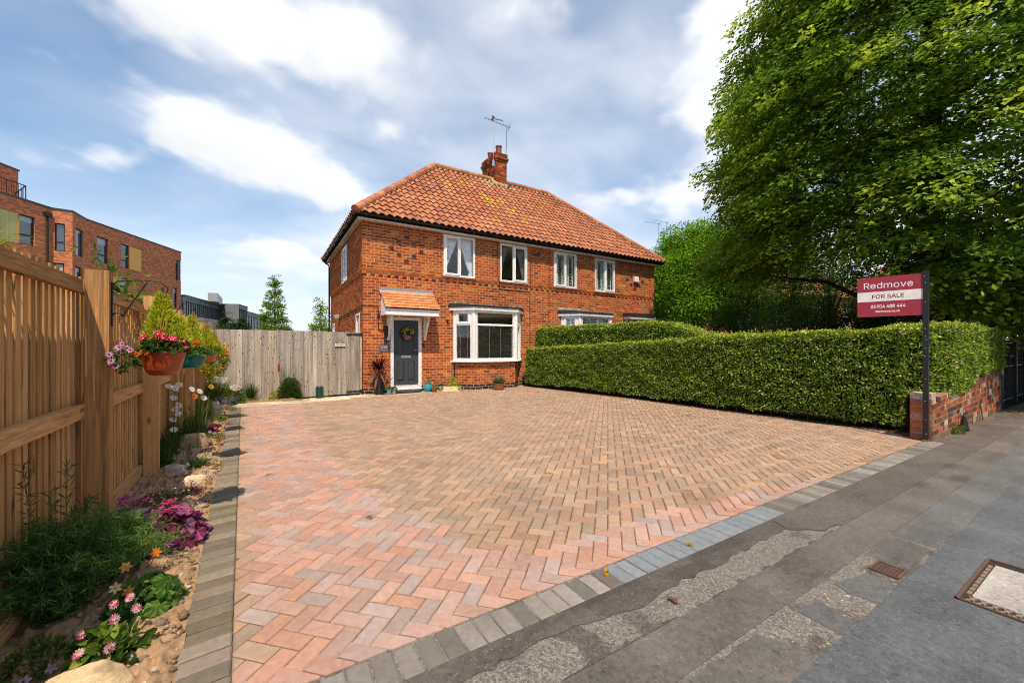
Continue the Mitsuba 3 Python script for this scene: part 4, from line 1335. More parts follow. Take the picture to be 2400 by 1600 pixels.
rock('large pale sandstone rock at the very front of the flower bed', -.645, 2.30, .145, .10, .12, (.62, .46, .28), 1)
rock('big brown boulder in the middle of the flower bed', -.895, 7.22, .20, .16, .20, (.40, .28, .17), 2)
rock('small brown rock just before the big boulder', -.825, 6.76, .075, .07, .09, (.42, .31, .2), 3)
rock('rounded grey rock beside the second fence post', -.885, 5.80, .095, .08, .12, (.50, .41, .35), 4)
rock('cream coloured rock behind the purple leaved plant', -.655, 5.26, .115, .085, .105, (.68, .54, .36), 5)
rock('brown rock far down the flower bed near the board fence', -.97, 10.35, .17, .14, .21, (.45, .33, .22), 6)
rock('small rock behind another at the far end of the bed', -1.02, 11.2, .13, .12, .20, (.46, .37, .28), 7)
rock('flat grey stone half hidden behind the purple leaves', -.93, 4.50, .12, .08, .07, (.36, .30, .27), 8)
for k_, (x, y, s_) in enumerate(((-.47, 2.62, .03), (-.43, 2.24, .028), (-.52, 2.36, .035), (-.40, 3.02, .02), (-.46, 2.30, .022))):
    tag(obj('stone', MB().mesh(trimesh.Trimesh(trimesh.creation.icosphere(subdivisions=2).vertices * [s_, s_ * .8, s_ * .5] + [x, y, .022], trimesh.creation.icosphere(subdivisions=2).faces, process=False),
                               [(.42, .28, .17), (.62, .5, .36), (.36, .24, .15), (.5, .38, .26), (.16, .14, .14)][k_]), 'm_rock'),
        ('small brown stone on the bare soil beside the leafy orange flowered clump', 'cream pebble at the soil edge nearest the front', 'brown stone on the bare soil right of the pink and white flowers', 'small pinkish stone on the soil close to the edging', 'small dark grey stone on the soil near the front rock')[k_], 'stone')


def strands(mb, c, n, h, spread, width, cols, seg=5, droop=.5, base=.03, r0=None):
    """blades: curved ribbons from a base"""
    for k in range(n):
        a = U(0, 2 * math.pi)
        rad = base * math.sqrt(U())
        p0 = np.array([c[0] + rad * math.cos(a), c[1] + rad * math.sin(a), c[2]])
        a += U(-.6, .6)
        o = np.array([math.cos(a), math.sin(a), 0])
        H, S = h * U(.6, 1.1), spread * U(.15, 1.1)
        t = np.linspace(0, 1, seg + 1)[:, None]
        P = p0 + o * S * t ** 1.6 + np.array([0, 0, 1]) * (H * t * (1 - droop * (S / (spread + 1e-6)) * t ** 2 * .8))
        side = np.cross(o, [0, 0, 1])
        w = width * (1 - t ** 2.2) * .5 + .0006
        V = np.empty((2 * (seg + 1), 3))
        V[0::2], V[1::2] = P - side * w, P + side * w
        col = tints(1, cols)[0]
        mb.add(V, [[2 * i, 2 * i + 1, 2 * i + 3, 2 * i + 2] for i in range(seg)], col, .5)
    return mb


def ball(mb, c, r, n, L, W, cols, shape=2, up=.4, fill=.35, jit=.2, cup=.18, half=True):
    """leaves through an ellipsoid, denser at its surface"""
    d = rand_dirs(n)
    if half:
        d[:, 2] = np.abs(d[:, 2]) * 1.0 - .12
    rad = fill + (1 - fill) * RNG.uniform(size=(n, 1)) ** .5
    lump = .78 + .44 * meshkit.noise(d * 2.3 + c[0] * 3, 4)[:, None]
    P = np.asarray(c) + d * rad * lump * np.asarray(r)
    D = unit(d + .9 * rand_dirs(n) + [0, 0, .15])
    N = unit(rand_dirs(n) * .8 + d * .5 + [0, 0, up])
    return leaves(mb, P, N, D, L * RNG.uniform(.6, 1.15, n), W * RNG.uniform(.7, 1.15, n), tints(n, cols, jit), shape, cup)


def flower(mb, c, nrm, r, petals, cols, eye=(.75, .55, .05), er=.25, lift=.25):
    nrm = unit(nrm)
    x = unit(np.cross(nrm, [.3, .5, .9]))
    y = np.cross(nrm, x)
    t = np.arange(petals) / petals * 2 * np.pi + U(0, 6)
    D = np.cos(t)[:, None] * x + np.sin(t)[:, None] * y + lift * nrm
    leaves(mb, np.repeat(np.asarray(c, float)[None], petals, 0) + D * r * .12, np.repeat(nrm[None], petals, 0), D, r, r * max(3.6 / petals, .38), tints(petals, cols, .08), 4, .1)
    V = np.array([nrm * .3 * er, x * er, y * er, -x * er, -y * er]) * r + np.asarray(c) + nrm * r * (.06 + lift * .3)
    return mb.add(V, [[0, 1, 2], [0, 2, 3], [0, 3, 4], [0, 4, 1]], eye, .5)


DG = [(.035, .075, .018), (.05, .10, .022), (.028, .06, .018), (.07, .125, .03)]
MG = [(.07, .14, .025), (.10, .18, .035), (.055, .11, .02), (.13, .20, .04)]
LG = [(.15, .24, .03), (.20, .29, .04), (.11, .19, .025), (.26, .33, .05)]
GOLD = [(.62, .66, .05), (.55, .60, .045), (.70, .70, .07), (.42, .50, .04), (.50, .54, .04)]


def planted(name, label, foliage, flowers=None, cat='plant', mat='m_leaf', many=False):
    g_ = thing(name, label, cat)
    m_ = MB()
    foliage(m_)
    obj('foliage', m_, mat, g_, smooth=False)
    for f_ in flowers or []:
        m_ = MB()
        f_(m_)
        k_ = obj('flower_scatter' if many else 'flower', m_, 'm_leaf', g_, smooth=False)
        if many:
            stuff(k_)
    return g_


def ferny(mb, c, n, h, spread, cols):
    """feathery stems: a curved stem with many thin side leaflets"""
    for k in range(n):
        a = U(0, 6.283)
        o = np.array([math.cos(a), math.sin(a), 0])
        S, H = spread * U(.1, 1.0), h * U(.45, 1.0)
        p0 = np.array([c[0], c[1], c[2]]) + o * U(0, .08)
        t = np.linspace(.12, 1, 16)
        P = p0 + o * (S * t[:, None] ** 1.5) + np.array([0, 0, 1]) * (H * t * (1 - .45 * (S / spread) * t ** 2))[:, None]
        mb.tube(P[::3], [.0035, .003, .0026, .002, .0015, .001], tints(1, [(.16, .22, .06)])[0], 4, False)
        q = np.repeat(P, 8, 0)
        m_ = len(q)
        D = unit(rand_dirs(m_) + np.repeat(np.gradient(P, axis=0), 8, 0) * 12 + [0, 0, .1])
        leaves(mb, q, rand_dirs(m_), D, RNG.uniform(.03, .07, m_), .006, tints(m_, cols, .25), 2, .1)
    return mb


def lobed(mb, c, nrm, d, r, col, lobes=5):
    """one broad lobed leaf with pleats"""
    nrm, d = unit(nrm), unit(d)
    d = unit(d - nrm * (d @ nrm))
    sd = np.cross(nrm, d)
    k = lobes * 4
    t = np.linspace(-2.75, 2.75, k + 1)
    rad = r * (.66 + .34 * np.abs(np.cos(t * lobes / 5.5 * math.pi / 2 * 1.15)))
    ed = np.asarray(c) + rad[:, None] * (np.cos(t)[:, None] * d + np.sin(t)[:, None] * sd) + nrm * (-.22 * r + .17 * r * np.cos(t * lobes * 1.1))[:, None]
    V = np.vstack([np.asarray(c)[None], ed])
    C = np.vstack([np.asarray(col)[None] * .75, np.repeat(np.asarray(col)[None], k + 1, 0) * (1 + .38 * np.cos(t * lobes * 1.1 + .5))[:, None] * RNG.uniform(.8, 1.2, (k + 1, 1))])
    F = [[0, i, i + 1] for i in range(1, k + 1)]
    V, C = V[np.array(F)].reshape(-1, 3), np.repeat(C[1:-1], 3, 0)
    return mb.add(V, np.arange(len(V)).reshape(-1, 3), C, .5)


def lobed_plant(mb, c, n, R, H, r, cols, lobes=5):
    for k in range(n):
        d = rand_dirs(1)[0]
        d[2] = abs(d[2]) * .9 + .05
        d = unit(d)
        p = np.asarray(c) + d * np.array([R, R, H]) * (.45 + .55 * U() ** .4)
        o = unit(np.array([d[0], d[1], .0]) + .25 * rand_dirs(1)[0] * [1, 1, 0])
        lobed(mb, p, unit(d + [0, 0, .9] + .35 * rand_dirs(1)[0]), o, r * U(.6, 1.1), tints(1, cols, .12)[0], lobes)
        mb.tube([np.asarray(c) + d * [R * .1, R * .1, 0], p], .0025, np.asarray(cols[0]) * .7, 4, False)
    return mb


# plants of the bed, from the front to the back
planted('bedding_plant', 'low dark green plant with lilac flowers in the shade at the front of the bed', lambda m: ball(m, (-.86, 2.60, .02), (.12, .12, .13), 520, .035, .012, MG, up=.8),
        [lambda m, p=p: flower(m, p, (.5, -.7, .5), .02, 5, [(.62, .45, .62)], (.7, .6, .2)) for p in ((-.79, 2.5, .06), (-.86, 2.48, .05), (-.72, 2.62, .12), (-.70, 2.56, .1))])


def dahlia_leaf(m):
    ball(m, (-.625, 2.52, .02), (.125, .12, .15), 260, .06, .035, LG + MG, 4, .9, .4)


planted('dahlia', 'small dahlia with pink and white flowers near the front rock', dahlia_leaf,
        [lambda m, p=p: (flower(m, p, (U(-.4, .8), -.6, U(.3, .9)), U(.018, .025), 13, [(.74, .30, .40), (.82, .60, .62), (.60, .12, .25)], (.7, .55, .1)), flower(m, np.array(p) + [0, 0, .005], (U(-.4, .8), -.6, U(.3, .9)), .014, 9, [(.8, .5, .55), (.75, .25, .36)], (.7, .6, .2), .25, .6))
         for p in ((-.70, 2.50, .17), (-.61, 2.56, .24), (-.56, 2.60, .235), (-.595, 2.5, .20), (-.53, 2.55, .20), (-.69, 2.44, .12), (-.59, 2.42, .12))], 'flower')
planted('geum', 'leafy clump with broad lobed green leaves and small orange flowers', lambda m: lobed_plant(m, (-.565, 2.93, .0), 85, .17, .19, .075, [(.10, .20, .035), (.07, .15, .03), (.15, .26, .05), (.05, .11, .03)], 7),
        [lambda m, p=p, c=c: flower(m, p, (.3, -.8, .4), .026, 6, [c], (.6, .4, .1)) for p, c in (((-.63, 2.84, .29), (.85, .38, .18)), ((-.53, 2.95, .29), (.85, .22, .03)), ((-.66, 2.80, .21), (.82, .62, .35)), ((-.62, 2.84, .16), (.82, .38, .08)))], 'flower')


def yarrow(m):
    ferny(m, (-.95, 3.05, .0), 120, .62, .34, [(.10, .21, .055), (.13, .26, .06), (.075, .16, .045)])
    ferny(m, (-.86, 3.36, .0), 90, .50, .34, [(.10, .21, .055), (.15, .29, .06), (.17, .31, .07)])
    ferny(m, (-.93, 3.0, .0), 14, .98, .16, [(.06, .12, .035)])


def heads(c, col, n=60, r=.045):
    def f_(m):
        P = np.asarray(c) + np.stack([RNG.normal(size=n) * r * .5, RNG.normal(size=n) * r * .5, RNG.normal(size=n) * .006], 1)
        leaves(m, P, rand_dirs(n) * .4 + [0, 0, 1], rand_dirs(n) * [1, 1, .2], .016, .014, tints(n, [col], .15), 2, .1)
    return f_


planted('yarrow', 'tall feathery yarrow clump with magenta flower heads against the fence', yarrow,
        [heads((-.82, 3.66, .42), (.50, .03, .28)), heads((-.80, 3.60, .40), (.50, .03, .28)), heads((-.73, 3.68, .38), (.48, .05, .3), 40), heads((-.58, 3.62, .36), (.72, .06, .22)), heads((-.55, 3.6, .33), (.70, .08, .25), 40)], 'flower')
planted('coral_bells', 'mound of large purple ruffled leaves spilling over the soil', lambda m: lobed_plant(m, (-.635, 3.82, .0), 190, .255, .28, .080, [(.21, .05, .13), (.29, .075, .18), (.15, .03, .085), (.34, .13, .22), (.10, .018, .05)], 6), mat='m_shiny_leaf')
tag(leaf_obj('orange_flower', flower(MB(), (-.66, 3.40, .20), (.3, -.8, .4), .03, 6, [(.88, .25, .02)], (.7, .3, .03))), 'single orange flower in front of the purple leaves', 'flower')
planted('rock_plant', 'low spreading plant dotted with tiny pink flowers behind the purple leaves', lambda m: (ball(m, (-.83, 4.75, .0), (.26, .32, .12), 2200, .03, .006, DG + MG, up=.8, fill=.2), ball(m, (-.62, 4.95, .0), (.13, .16, .1), 700, .018, .009, [(.14, .05, .05), (.2, .07, .06)], up=.8)),
        [lambda m: [flower(m, (-.83 + U(-.27, .3), 4.75 + U(-.3, .35), .09 + U(-.02, .05)), (U(-.3, .3), -.5, .8), .011, 5, [(.72, .42, .42), (.8, .58, .55)], (.6, .4, .2)) for _ in range(70)]], many=True)
planted('forget_me_not', 'tiny grey green plant with blue flowers at the edge of the bed', lambda m: ball(m, (-.60, 4.42, .0), (.11, .09, .07), 420, .03, .010, [(.16, .22, .10), (.12, .18, .07)], up=.9),
        [lambda m: [flower(m, (-.66 + U(-.1, .2), 4.46 + U(-.08, .08), .07), (0, -.4, 1), .008, 5, [(.18, .30, .75)], (.8, .8, .6)) for _ in range(14)]], many=True)
planted('thrift', 'grassy tuft with small white pompon flowers beside the edging', lambda m: strands(m, (-.70, 5.98, .01), 240, .15, .16, .006, DG + MG, 4, .5, .07),
        [lambda m, x=x, y=y, z=z: ball(m, (x, y, z), (.02, .02, .016), 60, .014, .011, [(.82, .80, .74)], half=False) for x, y, z in ((-.80, 5.75, .10), (-.76, 5.72, .12), (-.78, 5.62, .09), (-.76, 5.6, .07), (-.68, 6.0, .15), (-.58, 5.95, .14), (-.63, 5.4, .04), (-.55, 5.45, .05), (-.50, 5.6, .04), (-.60, 5.65, .05))], 'flower')
planted('yellow_rock_plant', 'straggling clump of cream and pink everlasting flowers by the edging', lambda m: ball(m, (-.53, 5.85, .0), (.09, .28, .05), 300, .03, .012, [(.35, .26, .12), (.3, .24, .1)], up=.8),
        [lambda m: [flower(m, (-.53 + U(-.1, .08), 5.85 + U(-.3, .3), .04), (0, -.3, 1), .018, 7, [(.72, .58, .32), (.75, .45, .4)], (.6, .4, .1)) for _ in range(22)]], many=True)


def daisies(m):
    for x_, y_, n_ in ((-1.12, 6.25, 120), (-1.14, 6.7, 170), (-1.15, 7.2, 120), (-1.12, 7.8, 170), (-1.10, 8.6, 120)):
        strands(m, (x_, y_, .0), n_, .46, .17, .009, DG + MG, 5, .5, .16)
        ball(m, (x_, y_, .0), (.17, .26, .24), 420, .07, .016, DG + MG, 2, .4)
    strands(m, (-1.05, 8.0, .0), 60, .45, .3, .008, MG + DG, 5, .4, .2)
    strands(m, (-.97, 7.9, .0), 26, .85, .30, .006, [(.32, .30, .12), (.24, .26, .09)], 6, .2, .15)
    for p in DAISY:
        m.tube([(p[0] - .03, p[1] + .02, 0), (p[0] - .01, p[1], p[2] * .6), (p[0], p[1], p[2])], .003, (.10, .16, .05), 4, False)


DAISY = [(-1.02, 6.35, .96), (-.96, 6.35, .93), (-.93, 6.4, .97), (-1.0, 6.5, .80), (-.955, 6.55, .70), (-.98, 6.5, .66), (-.96, 6.5, .60), (-1.0, 6.5, .53), (-.88, 7.0, .86), (-.80, 7.05, .82), (-.76, 7.1, .72), (-.98, 6.4, .42)]
planted('daisy_clump', 'tall clump of white daisies leaning from the fence under the baskets', daisies,
        [lambda m, p=p: flower(m, p, (.4 + U(-.3, .3), -.6, .55), .042, 14, [(.84, .83, .80)], (.75, .45, .04), .32, .1) for p in DAISY], 'flower')
planted('blanket_flower', 'orange and dark red daisy like flowers among the tall stems', lambda m: strands(m, (-.93, 8.1, 0), 60, .5, .2, .008, MG, 5, .3, .12),
        [lambda m, p=p, c=c: flower(m, p, (.4, -.7, .5), .05, 11, [c], (.2, .05, .02), .4) for p, c in (((-.93, 7.6, .70), (.75, .20, .03)), ((-.86, 9.0, .72), (.72, .45, .04)))], 'flower')
planted('dark_coral_bells', 'small dark red leafed plant at the edge of the soil', lambda m: lobed_plant(m, (-.83, 8.3, 0), 70, .17, .20, .05, [(.10, .02, .03), (.16, .035, .05), (.22, .08, .09)], 5))
planted('viola', 'low mixed violas with purple, orange and dark red flowers', lambda m: ball(m, (-.72, 7.75, 0), (.16, .28, .10), 800, .03, .014, MG + LG, up=.8),
        [lambda m, p=p, c=c: flower(m, p, (.2, -.7, .6), .028, 5, [c], (.7, .5, .1)) for p, c in (((-.70, 7.9, .15), (.36, .10, .42)), ((-.64, 7.85, .14), (.85, .35, .03)), ((-.75, 7.7, .13), (.45, .2, .5)), ((-.68, 7.6, .12), (.42, .22, .5)), ((-.70, 7.15, .06), (.2, .01, .04)), ((-.60, 7.2, .07), (.25, .02, .07)), ((-.62, 7.05, .04), (.22, .02, .06)), ((-.55, 7.35, .07), (.24, .02, .08)))], 'flower')
planted('lime_plant', 'small bright lime green plant near the brown rock', lambda m: ball(m, (-.80, 9.55, 0), (.14, .2, .12), 380, .06, .025, LG, 4, .8))
planted('catmint', 'grey green plant with mauve blue flower spikes at the far edging', lambda m: (ball(m, (-.76, 11.0, 0), (.2, .26, .2), 900, .03, .012, [(.17, .21, .11), (.12, .17, .08)], up=.8), [leaves(m, np.array([[-.76 + U(-.2, .2), 11.0 + U(-.26, .26), .2 + U(0, .1)]] * 12) + .012 * RNG.normal(size=(12, 3)) * [1, 1, 3], rand_dirs(12), rand_dirs(12), .016, .012, tints(12, [(.34, .25, .5)])) for _ in range(34)]))
planted('shasta_bush', 'big fresh green bush with white blooms in the corner of the two fences', lambda m: (ball(m, (-1.05, 12.2, .0), (.42, .42, .62), 4200, .07, .016, LG + MG, up=.4), ball(m, (-.78, 12.36, .0), (.36, .26, .50), 2400, .07, .016, LG + MG, up=.4), ball(m, (-1.12, 10.2, .0), (.22, .6, .5), 2200, .06, .014, MG + LG, up=.4)),
        [lambda m, p=p: ball(m, p, (.09, .09, .06), 110, .05, .035, [(.82, .76, .70), (.84, .82, .78)], half=False) for p in ((-1.05, 12.0, .66), (-.92, 12.0, .63), (-.70, 12.2, .42), (-.66, 12.2, .40))], 'bush')
planted('dry_seed_plant', 'spent brown plant with dark seed heads beside the white blooms', lambda m: (ball(m, (-.62, 12.4, 0), (.2, .16, .35), 500, .04, .006, [(.22, .15, .12), (.30, .22, .17)], up=.2), strands(m, (-.6, 12.4, 0), 20, .62, .25, .005, [(.2, .14, .12)], 5, .2)))
planted('grass_tuft', 'spiky green grass tuft against the board fence', lambda m: strands(m, (-.36, 12.58, .0), 130, .58, .30, .013, DG + MG, 5, .25, .06))
planted('low_foliage', 'sprawling straw green growth at the foot of the grass tuft', lambda m: ball(m, (-.45, 12.45, 0), (.35, .12, .11), 600, .05, .01, [(.26, .26, .09), (.33, .25, .12)], up=.5))
planted('variegated_shrub', 'little yellow green variegated shrub by the board fence', lambda m: ball(m, (.18, 12.52, .02), (.14, .12, .26), 620, .05, .022, [(.52, .50, .12), (.62, .58, .22), (.25, .30, .06)], 4, .5))
planted('flowering_bush', 'dense green bush with one red flower spike against the board fence', lambda m: (ball(m, (.54, 12.55, .0), (.30, .22, .66), 3400, .08, .020, MG + DG, 2, .3), strands(m, (.5, 12.6, .4), 26, .62, .2, .008, MG, 5, .1, .2), m.tube([(.36, 12.55, .3), (.28, 12.5, .7), (.275, 12.5, .98)], .006, (.12, .16, .05), 5)),
        [lambda m: [flower(m, (.275 + .014 * math.sin(k * 2.4), 12.5 + .014 * math.cos(k * 2.4), .78 + k * .014), (math.sin(k * 2.4), -.8, .2), .022, 5, [(.55, .02, .08)], (.6, .1, .1)) for k in range(15)]], 'bush')
planted('seedling_spray', 'wispy brown seed stalks leaning over the left edging', lambda m: strands(m, (-.62, 9.0, .0), 26, .14, .34, .004, [(.20, .11, .08)], 5, .3, .06))
planted('bindweed', 'leafy green climber reaching over the top of the slat fence', lambda m: [leaves(m, fp(e_, -1.06, z_) + .07 * RNG.normal(size=(n_, 3)), rand_dirs(n_) * .6 + [0, -.4, .8], rand_dirs(n_) + [0, 0, -.2], RNG.uniform(.06, .11, n_), RNG.uniform(.032, .056, n_), tints(n_, LG + MG), 4, .12)
        for e_, z_, n_ in ((5.05, 2.10, 12), (5.2, 1.99, 16), (5.45, 1.97, 20), (5.7, 1.99, 18), (5.95, 2.0, 16), (6.1, 2.12, 12), (5.1, 2.26, 9), (6.25, 1.96, 10))] and m.tube([fp(5.0, -1.06, 1.8), fp(5.07, -1.06, 2.1), fp(5.1, -1.05, 2.32)], .005, (.15, .2, .05), 5), None, 'climber')
planted('fence_top_weed', 'tuft of grassy weed at the top left end of the slat fence', lambda m: strands(m, fp(2.95, -1.06, 1.9), 60, .12, .16, .006, LG, 4, .4, .1), None, 'weed')

# ------------------------------------------------------------------ hanging baskets and their brackets
for k, e in enumerate(POSTS[1:5]):
    L = .295
    b = thing('hanging_bracket', ('black scrolled iron bracket on the nearest fence post', 'black iron bracket on the second fence post, above the green bowl', 'black iron bracket on the third fence post', 'black iron bracket on the farthest post with a basket')[k], 'bracket')
    z0 = 1.90
    pt = lambda n, z, de=0.0: fp(e + .052 + de, -.818 + n, z)
    obj('plate', MB().obox(pt(.004, 1.75), FE * .012, FN * .004, (0, 0, .16), BLACK), 'm_satin', b)
    arm = [pt(.008, z0 - .01)] + [pt(L * t, z0 + .01 + .03 * math.sin(t * 2.6)) for t in np.linspace(.1, .9, 8)] + [pt(L + .015 * math.cos(a), z0 - .02 + .028 * math.sin(a)) for a in np.linspace(1.3, -3.6, 12)]
    obj('arm', MB().tube(arm, .005, BLACK, 6), 'm_satin', b)
    st = [pt(.03 + .028 * math.cos(a), 1.66 + .028 * math.sin(a)) for a in np.linspace(3.1, 0, 8)] + [pt(.06 + (L * .66 - .06) * t, 1.67 + (z0 + .03 - 1.67) * t) for t in np.linspace(.15, 1, 6)]
    obj('stay', MB().tube(st, .0055, BLACK, 6), 'm_satin', b)
    obj('scroll', MB().tube([pt(.04 + .035 * math.cos(a), z0 - .045 + .035 * math.sin(a)) for a in np.linspace(1.5, -3.9, 14)], .004, BLACK, 5), 'm_satin', b)


def conifer(mb, c, h, r, n, cols=GOLD):
    t = RNG.uniform(size=n) ** .8
    a = RNG.uniform(0, 6.283, n)
    rad = r * (1 - t) ** .75 * (.35 + .65 * RNG.uniform(size=n) ** .5) * (.8 + .4 * meshkit.noise(np.stack([np.cos(a) * 2, np.sin(a) * 2, t * 7], 1), 2))
    P = np.asarray(c) + np.stack([np.cos(a) * rad, np.sin(a) * rad, t * h * .92], 1)
    D = unit(np.stack([np.cos(a) * .8, np.sin(a) * .8, 1.1 + 0 * a], 1) + .45 * rand_dirs(n))
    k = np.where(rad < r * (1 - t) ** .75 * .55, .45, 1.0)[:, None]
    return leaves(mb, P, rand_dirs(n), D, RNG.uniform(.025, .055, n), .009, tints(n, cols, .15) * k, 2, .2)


TERRA, TEAL, ORNG = (.33, .055, .018), (.0, .135, .115), (.50, .10, .025)


def basket(label, e, R, z0, z1, col, con, extra, group=None):
    g_ = thing('hanging_basket', label, 'hanging basket')
    c = fp(e + .052, -.818 + .285, 0)
    H = z1 - z0
    prof = [(0, 0), (R * .58, 0), (R * .66, .008), (R * .80, H * .22), (R * .90, H * .50), (R * .955, H * .72), (R * .975, H * .73), (R * .99, H * .9), (R * 1.04, H * .9), (R * 1.05, H), (R * .97, H), (R * .93, H * .9), (0, H * .86)]
    obj('bowl', MB().lathe((c[0], c[1], z0), prof, col, 36), 'm_gloss', g_)
    hk = fp(e + .052, -.818 + .295, 1.862)
    obj('hanger', MB().tube([hk, hk + [0, 0, -.05], (c[0], c[1] + .06, z1 + .2), (c[0], c[1] + .09, z1 - .01)], .006, (.30, .07, .03), 6), 'm_satin', g_)
    for a in (0, 2.1, 4.2):
        obj('hanger_strand', MB().tube([hk + [0, 0, -.04], (c[0] + R * .98 * math.cos(a + .4), c[1] + R * .98 * math.sin(a + .4), z1)], .003, (.30, .08, .04), 5), 'm_satin', g_)
    obj('soil', MB().lathe((c[0], c[1], z1 - .02), [(0, .012), (R * .92, 0)], (.06, .04, .03), 20), 'm_soil', g_)
    for dx, dy, h, r, n in con:
        m_ = MB().tube([(c[0] + dx, c[1] + dy, z1 - .02), (c[0] + dx, c[1] + dy, z1 + h * .8)], [.008, .002], (.15, .09, .05), 5)
        conifer(m_, (c[0] + dx, c[1] + dy, z1), h, r, n)
        obj('conifer', m_, 'm_leaf', g_, smooth=False)
    extra(g_, c, z1)


def part_leaf(g_, name, fn):
    m_ = MB()
    fn(m_)
    obj(name, m_, 'm_leaf', g_, smooth=False)


def ex1(g_, c, z):
    part_leaf(g_, 'foliage', lambda m: ball(m, (c[0], c[1], z + .0), (.155, .155, .115), 560, .05, .030, DG + MG, 4, .6, .4))
    for dx, dy, dz in ((.0, -.08, .115), (.05, -.09, .09), (.10, -.03, .075), (-.08, -.05, .10), (-.10, -.02, .06), (.12, -.04, .03), (-.02, -.02, .14)):
        part_leaf(g_, 'flower_cluster', lambda m: [flower(m, c + np.array([dx + U(-.032, .032), dy + U(-.03, .03), z + dz + U(-.012, .016)]), (U(-.5, .7), -.8, .7), .015, 5, [(.62, .02, .08), (.72, .05, .14)], (.85, .75, .75), .4) for _ in range(16)])
    part_leaf(g_, 'trailing_foliage', lambda m: ball(m, (c[0] - .20, c[1] - .05, z - .06), (.085, .08, .075), 260, .035, .016, DG + MG, 2, .4, half=False))
    for dx, dz in ((-.27, .0), (-.25, .035), (-.22, .05), (-.19, .045), (-.28, -.03), (-.24, .01), (-.265, -.06), (-.24, -.085), (-.21, .075), (-.26, -.045), (-.16, .03)):
        part_leaf(g_, 'petunia', lambda m: flower(m, c + np.array([dx, -.08 + U(-.05, .03), z + dz - .02]), (-.2 + U(-.4, .5), -.9, .3), .022, 8, [(.62, .34, .56), (.72, .50, .66)], (.42, .02, .12), .42, .15))
    part_leaf(g_, 'orange_petals', lambda m: [flower(m, c + np.array([-.12 + U(-.04, .06), -.12, z - .01 + U(-.015, .015)]), (-.2, -.9, .3), .016, 5, [(.72, .18, .03)], (.5, .1, .02)) for _ in range(8)])


basket('hanging basket in the red brown bowl with scarlet, pink flowers and golden conifer', POSTS[1], .133, 1.228, 1.408, TERRA, [(-.01, .02, .46, .125, 3000), (.085, .04, .27, .10, 1400)], ex1)


def ex2(g_, c, z):
    part_leaf(g_, 'foliage', lambda m: lobed_plant(m, (c[0] + .05, c[1] - .03, z - .02), 95, .17, .12, .035, [(.06, .13, .03), (.09, .17, .05), (.13, .20, .08)], 5))
    part_leaf(g_, 'flower_cluster', lambda m: [flower(m, c + np.array([.03 + U(-.03, .03), -.12 + U(-.02, .02), z + .13 + U(-.02, .02)]), (U(-.3, .3), -.8, .5), .02, 5, [(.80, .08, .015)], (.7, .1, .02)) for _ in range(11)])
    part_leaf(g_, 'trailing_foliage', lambda m: ball(m, (c[0] - .16, c[1] - .05, z - .04), (.05, .05, .07), 90, .04, .02, LG, 2, .4, half=False))


basket('hanging basket in the teal green bowl with a golden conifer and one orange flower', POSTS[2], .14, 1.205, 1.36, TEAL, [(.0, .02, .46, .13, 2600)], ex2)


def ex3(g_, c, z):
    part_leaf(g_, 'foliage', lambda m: ball(m, (c[0] + .05, c[1], z), (.15, .15, .1), 420, .045, .02, MG + LG, 2, .5))


basket('hanging basket in an orange bowl half hidden behind the teal one', POSTS[3], .14, 1.21, 1.36, ORNG, [(.0, .02, .45, .125, 2200)], ex3)


def ex4(g_, c, z):
    part_leaf(g_, 'trailing_foliage', lambda m: (ball(m, (c[0], c[1], z - .15), (.25, .22, .36), 2600, .05, .022, [(.12, .18, .025), (.24, .28, .03), (.56, .50, .04), (.64, .58, .06)], 2, .3, half=False), ball(m, (c[0] + .02, c[1] - .1, z + .02), (.2, .16, .14), 600, .04, .022, [(.52, .44, .04), (.6, .52, .1)], 2, .3, half=False)))
    for dx, dz in ((.18, .03), (.22, -.02), (.24, .1), (.05, .14)):
        part_leaf(g_, 'flower', lambda m: flower(m, c + np.array([dx, -.14, z + dz]), (.2, -.9, .2), .04, 6, [(.72, .28, .03)], (.4, .1, .02)))


basket('farthest hanging basket overflowing with yellow green trailing foliage', POSTS[4], .14, 1.21, 1.35, ORNG, [(.0, .02, .38, .12, 1700)], ex4)

# ------------------------------------------------------------------ pots along the house front
g = thing('tall_planter', 'tall black fluted planter left of the front door', 'planter')
n = 12
V = []
for z, r in ((0, .125), (.30, .14), (.46, .185), (.47, .188), (.47, .172), (.40, .155)):
    for i in range(n):
        rr_ = r * (1 if i % 2 else .86)
        V.append((2.89 + rr_ * math.cos(i / n * 6.283), 12.42 + rr_ * math.sin(i / n * 6.283), z))
m = MB()
V = np.array(V)
for k in range(5):
    for i in range(n):
        j = (i + 1) % n
        m.add(V[[k * n + i, k * n + j, (k + 1) * n + j, (k + 1) * n + i]], [[0, 1, 2, 3]], (.022, .023, .025))
obj('body', m, 'm_satin', g)
obj('soil', MB().lathe((2.89, 12.42, .41), [(0, 0), (.15, 0)], (.05, .035, .03), 16), 'm_soil', g)
g = thing('cordyline', 'dark red spiky cordyline growing in the tall black planter', 'plant')
obj('stem', MB().tube([(2.89, 12.42, .4), (2.895, 12.42, .78)], .018, (.2, .1, .07), 6), 'm_plain', g)
m, m2 = MB(), MB()
